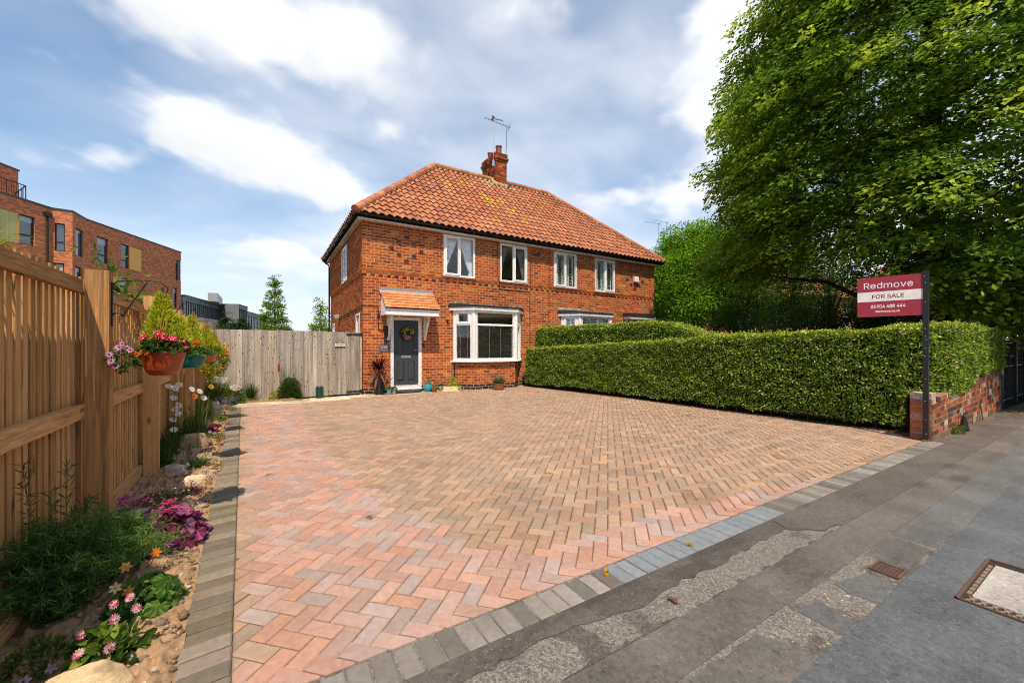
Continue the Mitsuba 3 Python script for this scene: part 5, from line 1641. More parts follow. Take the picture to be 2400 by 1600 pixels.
for k in range(95):
    old = k < 22
    d = rand_dirs(1)[0]
    d = unit(np.array([d[0], d[1], -.15 - .5 * U() if old else abs(d[2]) * 1.3 - .05]))
    Lf = U(.42, .62)
    p0 = np.array([2.892, 12.42, .72 + U(0, .1) - .08 * old])
    t = np.linspace(0, 1, 6)[:, None]
    P = p0 + d * Lf * t + np.array([0, 0, -.12 if not old else -.22]) * t ** 2
    sd = unit(np.cross(d, [.1, .2, 1]))
    w = .019 * np.sin(np.clip(t * 2.6 + .5, 0, 3.14)) + .001
    V = np.empty((12, 3))
    V[0::2], V[1::2] = P - sd * w, P + sd * w
    (m2 if old else m).add(V, [[2 * i, 2 * i + 1, 2 * i + 3, 2 * i + 2] for i in range(5)], tints(1, [(.46, .30, .16), (.36, .2, .1)] if old else [(.09, .018, .02), (.14, .03, .028), (.06, .012, .014)])[0], .5)
obj('leaves', m, 'm_shiny_leaf', g, smooth=False)
labels[obj('dead_leaves', m2, 'm_leaf', g, smooth=False)] = {'label': 'tan drooping dead leaves'}


def small_pot(name, label, x, y, prof, col, fn, mat='m_gloss', k=20):
    g_ = thing(name, label, 'flower pot')
    obj('pot', MB().lathe((x, y, .004), prof, col, k), mat, g_)
    fn(g_)
    return g_


pp = lambda r0, r1, h: [(0, 0), (r0, 0), (r1, h), (r1 * .9, h), (r1 * .85, h * .8), (0, h * .8)]
small_pot('blue_pot', 'small pale blue pot beside the tall black planter', 3.16, 12.28, pp(.055, .08, .16), (.16, .42, .56), lambda g_: part_leaf(g_, 'foliage', lambda m: (ball(m, (3.16, 12.28, .15), (.12, .1, .12), 260, .045, .016, LG, 2, .6), flower(m, (3.12, 12.24, .26), (0, -.8, .4), .02, 6, [(.8, .55, .05)]))))
small_pot('white_pot', 'small off white pot with green plant beside the doorstep', 3.30, 12.26, pp(.035, .055, .10), (.62, .58, .5), lambda g_: part_leaf(g_, 'foliage', lambda m: ball(m, (3.31, 12.26, .11), (.10, .09, .15), 320, .04, .018, MG + DG, 2, .6)))
g = thing('teal_vase', 'rounded teal vase with a raised diamond pattern right of the door', 'flower pot')
m = MB()
k, rows = 18, 10
R_ = lambda z: .085 + .05 * math.sin(min(1, (z + .04) / .27) * 2.9)
Vg = [[np.array([4.46 + (R_(j / rows * .26) + (.008 if (i + j) % 2 else 0)) * math.cos(i / k * 6.283), 12.47 + (R_(j / rows * .26) + (.008 if (i + j) % 2 else 0)) * math.sin(i / k * 6.283), .004 + j / rows * .26]) for i in range(k)] for j in range(rows + 1)]
for j in range(rows):
    for i in range(k):
        a, b, c, d = Vg[j][i], Vg[j][(i + 1) % k], Vg[j + 1][(i + 1) % k], Vg[j + 1][i]
        for tri, odd in (((a, b, d), (i + j) % 2), ((b, c, d), (i + j) % 2)):
            m.add(tri, [[0, 1, 2]], (.02, .36, .40) if odd else (.01, .17, .22))
m.lathe((4.46, 12.47, .262), [(R_(.26), 0), (R_(.26) * .8, .005), (R_(.26) * .75, -.03), (0, -.03)], (.02, .3, .34), 18)
obj('vase', m, 'm_gloss', g)
part_leaf(g, 'foliage', lambda m: (ball(m, (4.46, 12.47, .25), (.09, .08, .19), 360, .05, .010, [(.20, .27, .16), (.28, .34, .22)], 2, .2), flower(m, (4.36, 12.43, .38), (0, -.9, .2), .025, 6, [(.85, .85, .83)])))
small_pot('terracotta_bowl', 'low terracotta bowl between the teal vase and the cream trough', 4.60, 12.27, pp(.075, .105, .085), (.40, .10, .035), lambda g_: part_leaf(g_, 'foliage', lambda m: ball(m, (4.6, 12.27, .08), (.11, .1, .13), 260, .04, .016, [(.35, .36, .05), (.2, .26, .05), (.4, .2, .06)], 2, .6)), 'm_satin')
g = thing('trough', 'cream rectangular planting trough under the bay window', 'planter')
ta, tb = np.array([4.74, 12.23]), np.array([5.42, 12.06])
td = unit(tb - ta)
tn = np.array([td[1], -td[0]])
t3 = lambda v, z=0.0: np.array([v[0], v[1], z])
tc = (ta + tb) / 2
tl = float(np.linalg.norm(tb - ta)) / 2
m = MB()
for s_ in (-1, 1):
    m.obox(t3(tc + tn * .085 * s_, .083), t3(td) * tl, t3(tn) * .009, (0, 0, .079), (.74, .62, .36))
    m.obox(t3(tc + td * (tl - .009) * s_, .083), t3(td) * .009, t3(tn) * .0755, (0, 0, .0785), (.74, .62, .36))
m.obox(t3(tc, .012), t3(td) * (tl - .02), t3(tn) * .07, (0, 0, .006), (.6, .5, .3))
obj('box', m, 'm_satin', g)
obj('soil', MB().obox(t3(tc, .12), t3(td) * (tl - .019), t3(tn) * .0745, (0, 0, .01), (.06, .045, .035)), 'm_soil', g)
pc = tc + td * .10
part_leaf(g, 'conifer', lambda m: conifer(m, (pc[0], pc[1], .13), .34, .16, 1500))
part_leaf(g, 'trailing_foliage', lambda m: ball(m, (*(tc + td * .29 + tn * .04), .13), (.09, .1, .11), 300, .04, .02, LG, 2, .5, half=False))
part_leaf(g, 'heather', lambda m: ball(m, (*(tc - td * .06), .13), (.12, .07, .10), 420, .018, .010, [(.5, .42, .36), (.3, .16, .2), (.62, .56, .48)], 2, .5))
part_leaf(g, 'succulent', lambda m: ball(m, (*(tc - td * .31 + tn * .09), .16), (.09, .07, .10), 380, .035, .012, DG, 2, .5, half=False))
tag(obj('toadstool_ornament', MB().lathe((*(tc + td * .13 + tn * .06), .13), [(0, 0), (.010, 0), (.008, .13), (.034, .125), (.03, .148), (0, .165)], (.80, .76, .68), 12), 'm_satin'), 'little white toadstool ornament standing in the cream trough', 'ornament')
small_pot('copper_pot', 'round copper pot of lavender before the bay window', 6.66, 11.72, [(0, 0), (.155, 0), (.175, .06), (.185, .2), (.20, .205), (.20, .22), (.18, .22), (.17, .18), (0, .18)], (.30, .10, .035), lambda g_: (
    part_leaf(g_, 'foliage', lambda m: (strands(m, (6.66, 11.72, .18), 420, .30, .28, .007, [(.10, .15, .08), (.15, .21, .12), (.10, .18, .04)], 4, .25, .15), strands(m, (6.72, 11.7, .18), 130, .24, .2, .008, MG, 4, .3, .1))),
    part_leaf(g_, 'flower_spikes', lambda m: [leaves(m, np.array([[6.66 + U(-.26, .26), 11.72 + U(-.2, .2), .42 + U(0, .13)]] * 10) + .008 * RNG.normal(size=(10, 3)) * [1, 1, 2.6], rand_dirs(10), rand_dirs(10), .014, .010, tints(10, [(.26, .17, .27), (.34, .24, .33)])) for _ in range(70)])), 'm_satin')
g = thing('green_canister', 'dark green ribbed canister standing before the gate', 'canister')
m = MB()
for j, (r, z) in enumerate(((.088, 0), (.092, .02), (.092, .30), (.075, .325), (0, .33))[:-1]):
    pass
k = 28
pr = [(0, 0), (.09, 0), (.093, .015), (.093, .30), (.08, .33), (.03, .335), (0, .335)]
m.lathe((1.265, 12.42, .008), pr, (.012, .05, .043), k)
for a in range(9):
    t = a / 9 * 6.283
    m.tube([(1.265 + .094 * math.cos(t), 12.42 + .094 * math.sin(t), .03), (1.265 + .094 * math.cos(t), 12.42 + .094 * math.sin(t), .30)], .010, (.014, .058, .05), 6)
obj('body', m, 'm_gloss', g)

# ------------------------------------------------------------------ boundary wall, sign, street hedge
bw = thing('boundary_wall', 'low old brick garden wall with a brick on edge coping beside the pavement', 'wall')
A_, B_ = np.array([8.63, 1.84]), np.array([14.38, 1.95])
WD = unit(B_ - A_)
WN = np.array([WD[1], -WD[0]])
WLn = float(np.linalg.norm(B_ - A_))
hgt = lambda u: .645 + (.925 - .645) * u / WLn
OLD = [(.34, .10, .05), (.25, .085, .05), (.15, .075, .055), (.42, .13, .055), (.11, .075, .065), (.30, .15, .10), (.48, .17, .07)]
OW = [.2, .2, .2, .12, .14, .08, .06]
items = []
D3, N3 = t3(WD), t3(WN)


def wbrick(ua, ub, f0, f1, tone=None, thick=.05, proud=0.0):
    u = (ua + ub) / 2
    zc = hgt(u) * (f0 + f1) / 2
    c = t3(A_) + D3 * u + N3 * (U(-.004, .003) + proud - thick) + np.array([0, 0, zc])
    a = (D3 * (ub - ua) / 2) + np.array([0, 0, (hgt(ub) - hgt(ua)) * (f0 + f1) / 4])
    col = np.array(OLD[int(RNG.choice(7, p=OW))]) * U(.75, 1.2) if tone is None else tone
    if u < 1.0 and U() < .5:
        col = np.array([(.46, .16, .08), (.5, .26, .17), (.55, .42, .34), (.3, .14, .1)][int(RNG.integers(4))]) * U(.8, 1.1)
    if f1 < .13 and U() < .7:
        col = np.array([.27, .16, .11]) * U(.7, 1.1)
    return (c, lambda mb, c=c, a=a, col=col: mb.obox(c, a, N3 * thick, np.array([0, 0, hgt(u) * (f1 - f0) / 2 - .0055]), col))


ROWS = 7
for r in range(ROWS):
    s = -.235 * (r % 2) * .5
    f0, f1 = r * .125, (r + 1) * .125
    while s < WLn:
        L = .235 if (r % 2 == 0 or U() < .6) else .118
        ua, ub = max(s, 0) + .006, min(s + L, WLn) - .006
        if ub - ua > .03:
            items.append(wbrick(ua, ub, f0, f1))
        s += L
pieces(items, 'brick', 'brickwork', 'm_brick', bw)
items = []
u = .27
while u < WLn - .04:
    items.append(wbrick(u + .004, u + .072, .878, 1.0, np.array([(.16, .09, .07), (.22, .10, .07), (.12, .08, .07), (.28, .12, .08)][int(RNG.integers(4))]) * U(.8, 1.15), .11, .012))
    u += .0765
pieces(items, 'coping_brick', 'coping', 'm_brick', bw)
items = []
for r in range(7):                                       # pier end face looking along the drive
    z0 = r * .105
    for ya, yb in (((1.852, 2.09),) if r % 2 == 0 else ((1.852, 1.955), (1.967, 2.09))):
        c = np.array([8.675, (ya + yb) / 2, z0 + .0525])
        col = np.array([(.50, .14, .05), (.36, .13, .08), (.45, .24, .17), (.3, .11, .07), (.55, .4, .33)][[3, 1, 0, 2, 0, 1, 4][r]]) * U(.85, 1.1)
        items.append((c, lambda mb, c=c, h=(yb - ya) / 2, col=col: mb.obox(c, (.0475, 0, 0), (0, h, 0), (0, 0, .0465), col)))
pieces(items, 'pier_brick', 'pier_bricks', 'm_brick', bw)
m = MB()
n = 24
for k in range(n):
    ua, ub = WLn * k / n + .012, WLn * (k + 1) / n + .012
    u = (ua + ub) / 2
    m.obox(t3(A_) + D3 * u - N3 * .115 + np.array([0, 0, hgt(u) * .44]), D3 * (ub - ua) / 2, N3 * .112, np.array([0, 0, hgt(u) * .44]), (.36, .295, .23))
m.box(8.6345, 8.90, 1.8595, 2.082, 0, .728, (.42, .35, .28))
obj('mortar_core', m, 'm_soil', bw)
obj('end_stone', MB().obox(t3(A_) + D3 * (WLn - .03) - N3 * .09 + np.array([0, 0, .875]), D3 * .05, N3 * .12, (0, 0, .06), (.45, .43, .38)), 'm_soil', bw)

sg = thing('for_sale_sign', 'maroon and white for sale board on a black post', 'sign')
px, py = 8.572, 1.898
obj('post', MB().box(px - .028, px + .028, py - .03, py + .03, .03, 2.605, (.014, .014, .016)), 'm_satin', sg)
obj('post_foot', MB().box(px - .027, px + .029, py - .034, py + .032, -.02, .0295, (.33, .17, .08)), 'm_soil', sg)
m = MB()
for z in (.12, .33, .62, 1.30, 1.42, 1.55, 1.6, 1.72, 2.12, 2.42, 2.52, .95):
    m.mesh(trimesh.Trimesh(ico.vertices * [.005, .006, .006] + [px - .029, py + U(-.012, .012), z], ico.faces, process=False), (.6, .6, .58))
obj('screw', m, 'm_plain', sg)
bd = unit(np.array([.216, -.976]))                        # board direction, far end to post
bn = np.array([-.976, -.216]) * 1.0
bL = .775
o2 = np.array([px, py]) - bd * (bL + .018) + bn * .006
bz0, bz1 = 1.932, 2.572
MAROON = (.33, .022, .045)
bf = (t3(o2), t3(bd), np.array([0, 0, 1.0]))
hB = bz1 - bz0
yb1, yb2 = bz1 - .37 * hB, bz1 - .615 * hB
obj('board', MB().extrude(sbox(0, bz0, bL, bz1), -.008, 0, MAROON, frame=bf), 'm_satin', sg)
outv = np.cross(t3(bd), [0, 0, 1.0])
ofs = lambda d: t3(o2) + outv * d
obj('white_band', MB().extrude(sbox(.0005, yb2, bL - .0005, yb1), 0, .0012, (.80, .77, .72), frame=bf), 'm_satin', sg)
CREAM = (.86, .82, .77)
obj('lettering', lettering(MB(), 'Redmove', bL * .475, bz1 - .285 * hB, .098, ofs(.0002), t3(bd), outv, CREAM, False, .575), 'm_satin', sg)
obj('lettering', lettering(MB(), 'FOR SALE', bL * .475, bz1 - .54 * hB, .058, ofs(.0014), t3(bd), outv, (.22, .03, .05), True, .375), 'm_satin', sg)
obj('lettering', lettering(MB(), '01904 488 444', bL * .475, bz1 - .785 * hB, .05, ofs(.0002), t3(bd), outv, CREAM, True, .405), 'm_satin', sg)
obj('lettering', lettering(MB(), 'Redmove.co.uk', bL * .475, bz1 - .895 * hB, .033, ofs(.0002), t3(bd), outv, CREAM, True, .285), 'm_satin', sg)

m = MB().lathe((10.25, 1.80, 0), [(0, .002), (.062, .002), (.06, .03), (.035, .2), (.028, .235), (.03, .25), (.012, .27), (.008, .31), (0, .31)], (.014, .015, .018), 14)
tag(obj('cable_guard', m, 'm_satin'), 'small black plastic cone standing against the brick garden wall', 'cone')
planted('wall_weed', 'small green weed at the foot of the brick garden wall', lambda m: ball(m, (9.85, 1.80, 0), (.16, .07, .16), 260, .04, .02, LG + MG, 2, .5))
planted('kerbside_litter', 'pale scatter of dry leaves at the far end of the wall', lambda m: leaves(m, np.stack([RNG.uniform(13.6, 16.5, 420), 1.7 - np.abs(RNG.normal(size=420)) * .22, np.full(420, .01)], 1), rand_dirs(420) * .3 + [0, 0, 1], rand_dirs(420) * [1, 1, .1], .05, .025, tints(420, [(.42, .40, .16), (.32, .33, .1), (.4, .32, .2)])), cat='litter')
planted('hedge_litter', 'dry brown leaf litter on the soil strip under the hedge', lambda m: [leaves(m, np.stack([np.interp(yy, [2.3, 5.1, 7.6, 12], [9.0, 8.72, 8.66, 8.12]) + RNG.uniform(-.14, .25, 1100), yy, np.full(1100, .012)], 1), rand_dirs(1100) * .4 + [0, 0, 1], rand_dirs(1100) * [1, 1, .15], .03, .018, tints(1100, [(.13, .075, .04), (.2, .12, .06), (.08, .05, .03), (.3, .22, .12)])) for yy in [RNG.uniform(2.05, 12.2, 1100)]], cat='litter')
m = MB().extrude(Polygon([(8.64, 2.0), (8.95, 2.45), (8.68, 5.1), (8.60, 7.6), (8.05, 12.1), (8.2, 12.77), (10, 12.77), (15.5, 12.5), (15.5, 2.0)]), -.05, -.003, (.10, .065, .042))
labels[obj('hedge_soil', m, 'm_soil')] = {'kind': 'structure'}

HEDGE = [(.18, .29, .033), (.25, .37, .044), (.075, .15, .018), (.36, .45, .065), (.48, .52, .11), (.66, .64, .28)]  # last, palest tint: whitish sun glints put into the leaf colour
HW = [.23, .2, .26, .15, .09, .07]


def hedge(name, label, line, thick, zlo, ztop, dens, big=1.0, ends=(True, True)):
    """clipped hedge: line = plan polyline of the front face (outside to its right), ztop(s) height along 0..1"""
    g_ = thing(name, label, 'hedge')
    L2 = np.array(line, float)
    seg = np.linalg.norm(np.diff(L2, axis=0), axis=1)
    cum = np.concatenate([[0], np.cumsum(seg)])
    tot = cum[-1]

    def at(s):
        d = s * tot
        p = np.stack([np.interp(d, cum, L2[:, 0]), np.interp(d, cum, L2[:, 1])], 1)
        q = np.stack([np.interp(d + .15, cum, L2[:, 0]), np.interp(d + .15, cum, L2[:, 1])], 1) - np.stack([np.interp(d - .15, cum, L2[:, 0]), np.interp(d - .15, cum, L2[:, 1])], 1)
        q = unit(q)
        return p, np.stack([q[:, 1], -q[:, 0]], 1)
    zf = zlo if callable(zlo) else (lambda q_, c_=zlo: c_ + 0 * q_)
    zlo = float(np.mean(zf(np.linspace(0, 1, 50))))
    m_ = MB()
    hm = float(np.mean(ztop(np.linspace(0, 1, 50))))
    faces = [('f', tot * (hm - zlo)), ('b', tot * (hm - zlo) * .2), ('t', tot * thick)] + [('e0', thick * hm)] * ends[0] + [('e1', thick * hm)] * ends[1]
    for kind, area in faces:
        n_ = int(area * dens)
        s = RNG.uniform(size=n_)
        w = RNG.uniform(size=n_)
        if kind in 'fb':
            p, nn = at(s)
            z = zf(s) + (ztop(s) - zf(s)) * w
            z = np.where(w < .12, z + .10 * (meshkit.noise(np.stack([s * tot * 3, s * 0, s * 0], 1), 5) - .3), z)
            off = np.zeros(n_) if kind == 'f' else np.full(n_, -thick)
            N = np.column_stack([nn * (1 if kind == 'f' else -1), np.full(n_, .25)])
        elif kind == 't':
            p, nn = at(s)
            z = ztop(s)
            off = -w * thick
            N = np.column_stack([nn * .1, np.ones(n_)])
        else:
            s = np.full(n_, 0.0 if kind == 'e0' else 1.0)
            p, nn = at(s)
            z = zf(s) + (ztop(s) - zf(s)) * w
            off = -RNG.uniform(size=n_) * thick
            tang = np.stack([-nn[:, 1], nn[:, 0]], 1) * (-1 if kind == 'e0' else 1)
            N = np.column_stack([tang, np.full(n_, .2)])
        p = p + nn * off[:, None]
        P = np.column_stack([p, z])
        N = unit(N)
        lump = .13 * (meshkit.fbm(P * 2.4, 2, 3) - .5) + .07 * (meshkit.noise(P * 9, 7) - .5)
        dep = -np.abs(RNG.normal(size=n_)) * .045
        edge = np.clip((z - (ztop(s) - .14)) / .14, 0, 1) ** 2 * .05 if kind in 'fb' or kind[0] == 'e' else np.zeros(n_)
        P = P + N * (lump + dep - edge)[:, None]
        D = unit(N * .5 + rand_dirs(n_) + [0, 0, .25])
        nl = unit(N * .7 + rand_dirs(n_) * .75 + [0, 0, .25])
        prob = np.array(HW)
        col = tints(n_, HEDGE, .16, prob)
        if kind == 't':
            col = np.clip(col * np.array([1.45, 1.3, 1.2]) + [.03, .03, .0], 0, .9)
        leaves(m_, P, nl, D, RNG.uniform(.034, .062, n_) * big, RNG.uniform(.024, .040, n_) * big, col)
    n_ = int(tot * 22)                                   # shoots above the clipped top
    s = RNG.uniform(size=n_)
    p, nn = at(s)
    p = p - nn * (RNG.uniform(size=(n_, 1)) ** 1.3 * thick)
    for i in range(n_):
        h = U(.03, .13)
        q = 7
        b0 = np.array([p[i, 0], p[i, 1], ztop(s[i:i + 1])[0] - .02])
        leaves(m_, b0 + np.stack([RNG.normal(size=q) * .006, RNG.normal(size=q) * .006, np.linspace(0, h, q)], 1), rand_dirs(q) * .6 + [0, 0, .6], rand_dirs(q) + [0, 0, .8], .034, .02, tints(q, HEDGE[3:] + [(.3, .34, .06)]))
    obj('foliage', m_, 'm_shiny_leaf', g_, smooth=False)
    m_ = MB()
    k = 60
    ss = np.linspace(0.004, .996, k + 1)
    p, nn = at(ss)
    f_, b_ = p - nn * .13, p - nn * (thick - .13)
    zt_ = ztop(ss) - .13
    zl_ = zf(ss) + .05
    DK = (.014, .020, .007)  # dark filler core: the shade inside the hedge put into its colour
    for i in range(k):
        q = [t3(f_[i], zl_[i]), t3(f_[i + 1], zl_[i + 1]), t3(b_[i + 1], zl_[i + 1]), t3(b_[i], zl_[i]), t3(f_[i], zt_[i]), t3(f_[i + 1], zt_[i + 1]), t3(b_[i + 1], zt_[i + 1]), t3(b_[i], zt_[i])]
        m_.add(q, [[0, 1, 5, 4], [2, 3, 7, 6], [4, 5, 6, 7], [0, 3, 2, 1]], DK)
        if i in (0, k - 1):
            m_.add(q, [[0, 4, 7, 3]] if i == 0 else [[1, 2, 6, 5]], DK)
    for i in range(0, k, 2):
        b0 = (f_[i] + b_[i]) / 2
        m_.tube([t3(b0, 0), t3(b0 + RNG.normal(size=2) * .05, zlo + .2)], .018, (.10, .07, .05), 5)
        m_.tube([t3(f_[i] + RNG.normal(size=2) * .06, 0), t3(f_[i], zlo + .25)], .011, (.10, .07, .05), 5)
    obj('dark_core_stems', m_, 'm_soil', g_)
    return g_


H1 = [(8.09, 12.25), (8.45, 9.8), (8.70, 7.6), (8.80, 5.1), (8.98, 3.2), (9.05, 2.62), (9.16, 2.3)]
zs1 = lambda s: np.interp(s * 10.1, [0, 4.7, 7.2, 10.1], [1.37, 1.56, 1.70, 1.74])
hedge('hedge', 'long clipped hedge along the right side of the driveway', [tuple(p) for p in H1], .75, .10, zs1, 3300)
H2 = [(8.50, 12.2), (9.05, 9.8), (9.36, 7.6), (9.45, 5.2)]
zs2 = lambda s: np.interp(s * 7.1, [0, .1, 4.6, 5.2, 5.9, 6.6, 7.1], [2.08, 2.12, 2.17, 2.08, 1.86, 1.70, 1.62])
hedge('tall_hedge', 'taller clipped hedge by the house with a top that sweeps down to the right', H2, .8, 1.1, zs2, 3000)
H3 = [(9.10, 2.34), (9.28, 1.99), (9.7, 1.83), (11.5, 1.83), (13.2, 1.90), (14.6, 1.95), (15.3, 2.12), (15.5, 2.4)]
zs3 = lambda s: np.interp(s, [0, .2, .72, .88, .95, 1], [1.74, 1.84, 1.80, 1.68, 1.5, 1.2])
zl3 = lambda s: np.interp(s, [0, .22, .42, .8, 1], [.56, .62, .86, .97, 1.0])
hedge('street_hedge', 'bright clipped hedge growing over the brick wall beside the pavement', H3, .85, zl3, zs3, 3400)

ig = thing('iron_gate', 'black iron gate between brick piers beyond the end of the wall', 'gate')
for x in np.arange(15.3, 18.4, .11):
    obj('bar', MB().tube([(x, 2.1, .06), (x, 2.1, 1.62)], .009, BLACK, 6), 'm_satin', ig)
for z in (.12, .95, 1.55):
    obj('rail', MB().box(15.25, 18.4, 2.085, 2.115, z - .015, z + .015, BLACK), 'm_satin', ig)
for x in (15.22, 17.0, 18.35):
    obj('gate_post', MB().box(x - .045, x + .045, 2.04, 2.16, 0, 1.72, BLACK).lathe((x, 2.1, 1.72), [(.06, 0), (.06, .02), (.0, .08)], BLACK, 4), 'm_satin', ig)
pr_ = thing('brick_pier', 'square brick gate pier at the right edge beyond the iron gate', 'pier')
items = courses((18.5, 1.95), (1, 0), (0, -1), 0, .46, 0, 18, .085, (), mod=.23) + courses((18.5, 1.95), (0, 1), (-1, 0), 0, .46, 0, 18, .085, (), mod=.23, phase=.5)
pieces(items, 'brick', 'brickwork', 'm_brick', pr_)
obj('core', MB().box(18.51, 18.95, 1.96, 2.4, 0, 1.53, (.35, .28, .22)), 'm_soil', pr_)
obj('cap', MB().box(18.45, 19.0, 1.9, 2.46, 1.535, 1.62, (.3, .28, .25)), 'm_soil', pr_)
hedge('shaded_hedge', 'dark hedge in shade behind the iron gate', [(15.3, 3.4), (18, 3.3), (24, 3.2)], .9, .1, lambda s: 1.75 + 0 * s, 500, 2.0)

# ------------------------------------------------------------------ trees
LIME = [(.07, .15, .016), (.11, .215, .022), (.16, .28, .026), (.23, .36, .033), (.34, .46, .042), (.48, .56, .06)]


def spray_tree(g_, trunk, centre, prof, z0, z1, nsp, per, leaf, pal, palw, view=True, droop=.35, inner=.45, spray=.55, limb=46, tr=.32, name='crown', shape=2, lift=None):
    """crown of drooping leaf sprays: prof(z) radius at height z"""
    cx0, cy0 = centre
    P, O = [], []
    zz = np.linspace(z0, z1, 200)
    wz = np.array([prof(z) for z in zz])
    cdf = np.cumsum(wz) / wz.sum()
    tocam = math.atan2(-cy0, -cx0)
    while len(P) < nsp:
        z = float(np.interp(U(), cdf, zz))
        a = U(0, 6.283)
        if view and math.cos(a - tocam) < -.35 and U() < .62:
            continue
        R = prof(z) * (.72 + .56 * float(meshkit.fbm(np.array([math.cos(a) * 2.1 + 4, math.sin(a) * 2.1, z * .45]), 3, 2)))
        r = R * (inner + (1 - inner) * U() ** .55)
        if lift is not None and z < lift(cx0 + r * math.cos(a), cy0 + r * math.sin(a)):
            continue
        P.append((cx0 + r * math.cos(a), cy0 + r * math.sin(a), z))
        O.append((math.cos(a), math.sin(a), 0))
    P, O = np.array(P), np.array(O)
    n = len(P)
    o = unit(O + .5 * rand_dirs(n) * [1, 1, .3] - [0, 0, droop])
    nrm = unit(np.array([0, 0, 1.0]) + .35 * O + .28 * rand_dirs(n))
    nrm = unit(nrm - o * (nrm * o).sum(1, keepdims=True))
    sd = np.cross(o, nrm)
    br = RNG.uniform(size=n)
    N_ = n * per
    k = np.repeat(np.arange(n), per)
    l = RNG.uniform(-1, 1, N_)
    w = RNG.uniform(-1, 1, N_) * (1 - .6 * np.abs(l) ** 1.5)
    Q = P[k] + o[k] * (l * spray)[:, None] + sd[k] * (w * spray * .62)[:, None] + nrm[k] * (RNG.normal(size=N_) * .07 - .16 * l ** 2 * (l > 0))[:, None]
    D = unit(o[k] * .7 + sd[k] * (np.sign(w) * .7)[:, None] + rand_dirs(N_) * .55 - [0, 0, .25])
    Nn = unit(nrm[k] + rand_dirs(N_) * .55)
    pal = np.asarray(pal)
    idx = np.clip((br[k] * .75 + RNG.uniform(size=N_) * .35) ** 1.25 * len(pal), 0, len(pal) - 1).astype(int)
    col = np.clip(pal[idx] * (1 + .15 * RNG.normal(size=(N_, 1))), .003, .9)
    m_ = MB()
    leaves(m_, Q, Nn, D, leaf * RNG.uniform(.65, 1.2, N_), leaf * .82 * RNG.uniform(.7, 1.15, N_), col, shape, .12)
    obj(name, m_, 'm_leaf', g_, smooth=False)
    m_ = MB()
    BK = (.065, .05, .038)
    tx, ty = trunk
    m_.tube([(tx, ty, -.1), (tx + .05, ty, z0 + .5), ((tx + cx0) / 2, (ty + cy0) / 2, (z0 + z1) * .5), (cx0, cy0, z1 - (z1 - z0) * .15)], [tr * 1.25, tr, tr * .6, .04], BK, 12)
    pick = RNG.choice(n, min(limb, n), replace=False)
    for i in pick:
        e_ = P[i]
        zb = max(z0 + .2, e_[2] - 1.2 - .5 * float(np.hypot(e_[0] - cx0, e_[1] - cy0)) * .6)
        s_ = np.array([cx0, cy0, zb])
        mid = (s_ + e_) / 2 + [0, 0, .5]
        m_.tube([s_, (s_ * .6 + mid * .4), mid, (mid + e_) / 2 + rand_dirs(1)[0] * .15, e_], [tr * .42, tr * .3, tr * .2, tr * .1, .012], BK, 6)
    obj('trunk', m_, 'm_soil', g_)


lt = thing('lime_tree', 'huge spreading lime tree in full leaf filling the right side', 'tree')
lprof = lambda z: float(np.interp(z, [2.0, 3.2, 5, 7.5, 11, 14.0, 15.6, 16.8, 17.6], [4.6, 5.7, 6.2, 6.5, 5.7, 4.6, 3.6, 2.3, .4]))
spray_tree(lt, (18.2, 3.9), (18.0, 3.8), lprof, 1.8, 17.4, 4700, 70, .135, LIME, None, droop=.4, limb=34, spray=.66, lift=lambda x, y: 1.8 + 2.3 * min(1, max(0, (y - 2.6) / 1.6)))
m = MB()                                                 # low skirt of branches behind the street hedge
lb_ = thing('laurel_tree', 'big rounded bright green evergreen between the house and the lime tree', 'tree')


def clump_tree(g_, centre, radii, ncl, per, leaf, pal, trunk_r=.12, rr=(.45, .8), base=0.0, shape=2, dark=.55):
    m_ = MB()
    c = np.asarray(centre, float)
    for k in range(ncl):
        d = rand_dirs(1)[0]
        d[2] = abs(d[2]) * 1.2 - .35
        d = unit(d)
        lump = .80 + .40 * float(meshkit.noise(d * 2.2 + c * .3, 6))
        q = c + d * np.asarray(radii) * lump * (.55 + .45 * U() ** .5)
        r = U(*rr)
        dd = rand_dirs(per)
        Pq = q + dd * r * RNG.uniform(.5, 1, (per, 1)) * [1, 1, .7]
        leaves(m_, Pq, dd * .5 + [0, 0, .7] + .5 * rand_dirs(per), unit(dd + .6 * rand_dirs(per) - [0, 0, .25]), leaf * RNG.uniform(.7, 1.2, per), leaf * .45, tints(per, pal, .14), shape, .15)
    obj('crown', m_, 'm_leaf', g_, smooth=False)
    m_ = MB().tube([(c[0], c[1], -.1), (c[0] + .1, c[1], c[2]), (c[0], c[1], c[2] + radii[2] * .6)], [trunk_r * 1.3, trunk_r, trunk_r * .3], (.06, .045, .035), 10)
    for k in range(12):
        d = rand_dirs(1)[0]
        d[2] = abs(d[2]) * .8
        m_.tube([c - [0, 0, radii[2] * .5 * U()], c + d * np.asarray(radii) * .45 + [0, 0, .2], c + d * np.asarray(radii) * .85], [trunk_r * .5, trunk_r * .25, .012], (.06, .045, .035), 5)
    obj('trunk', m_, 'm_soil', g_)


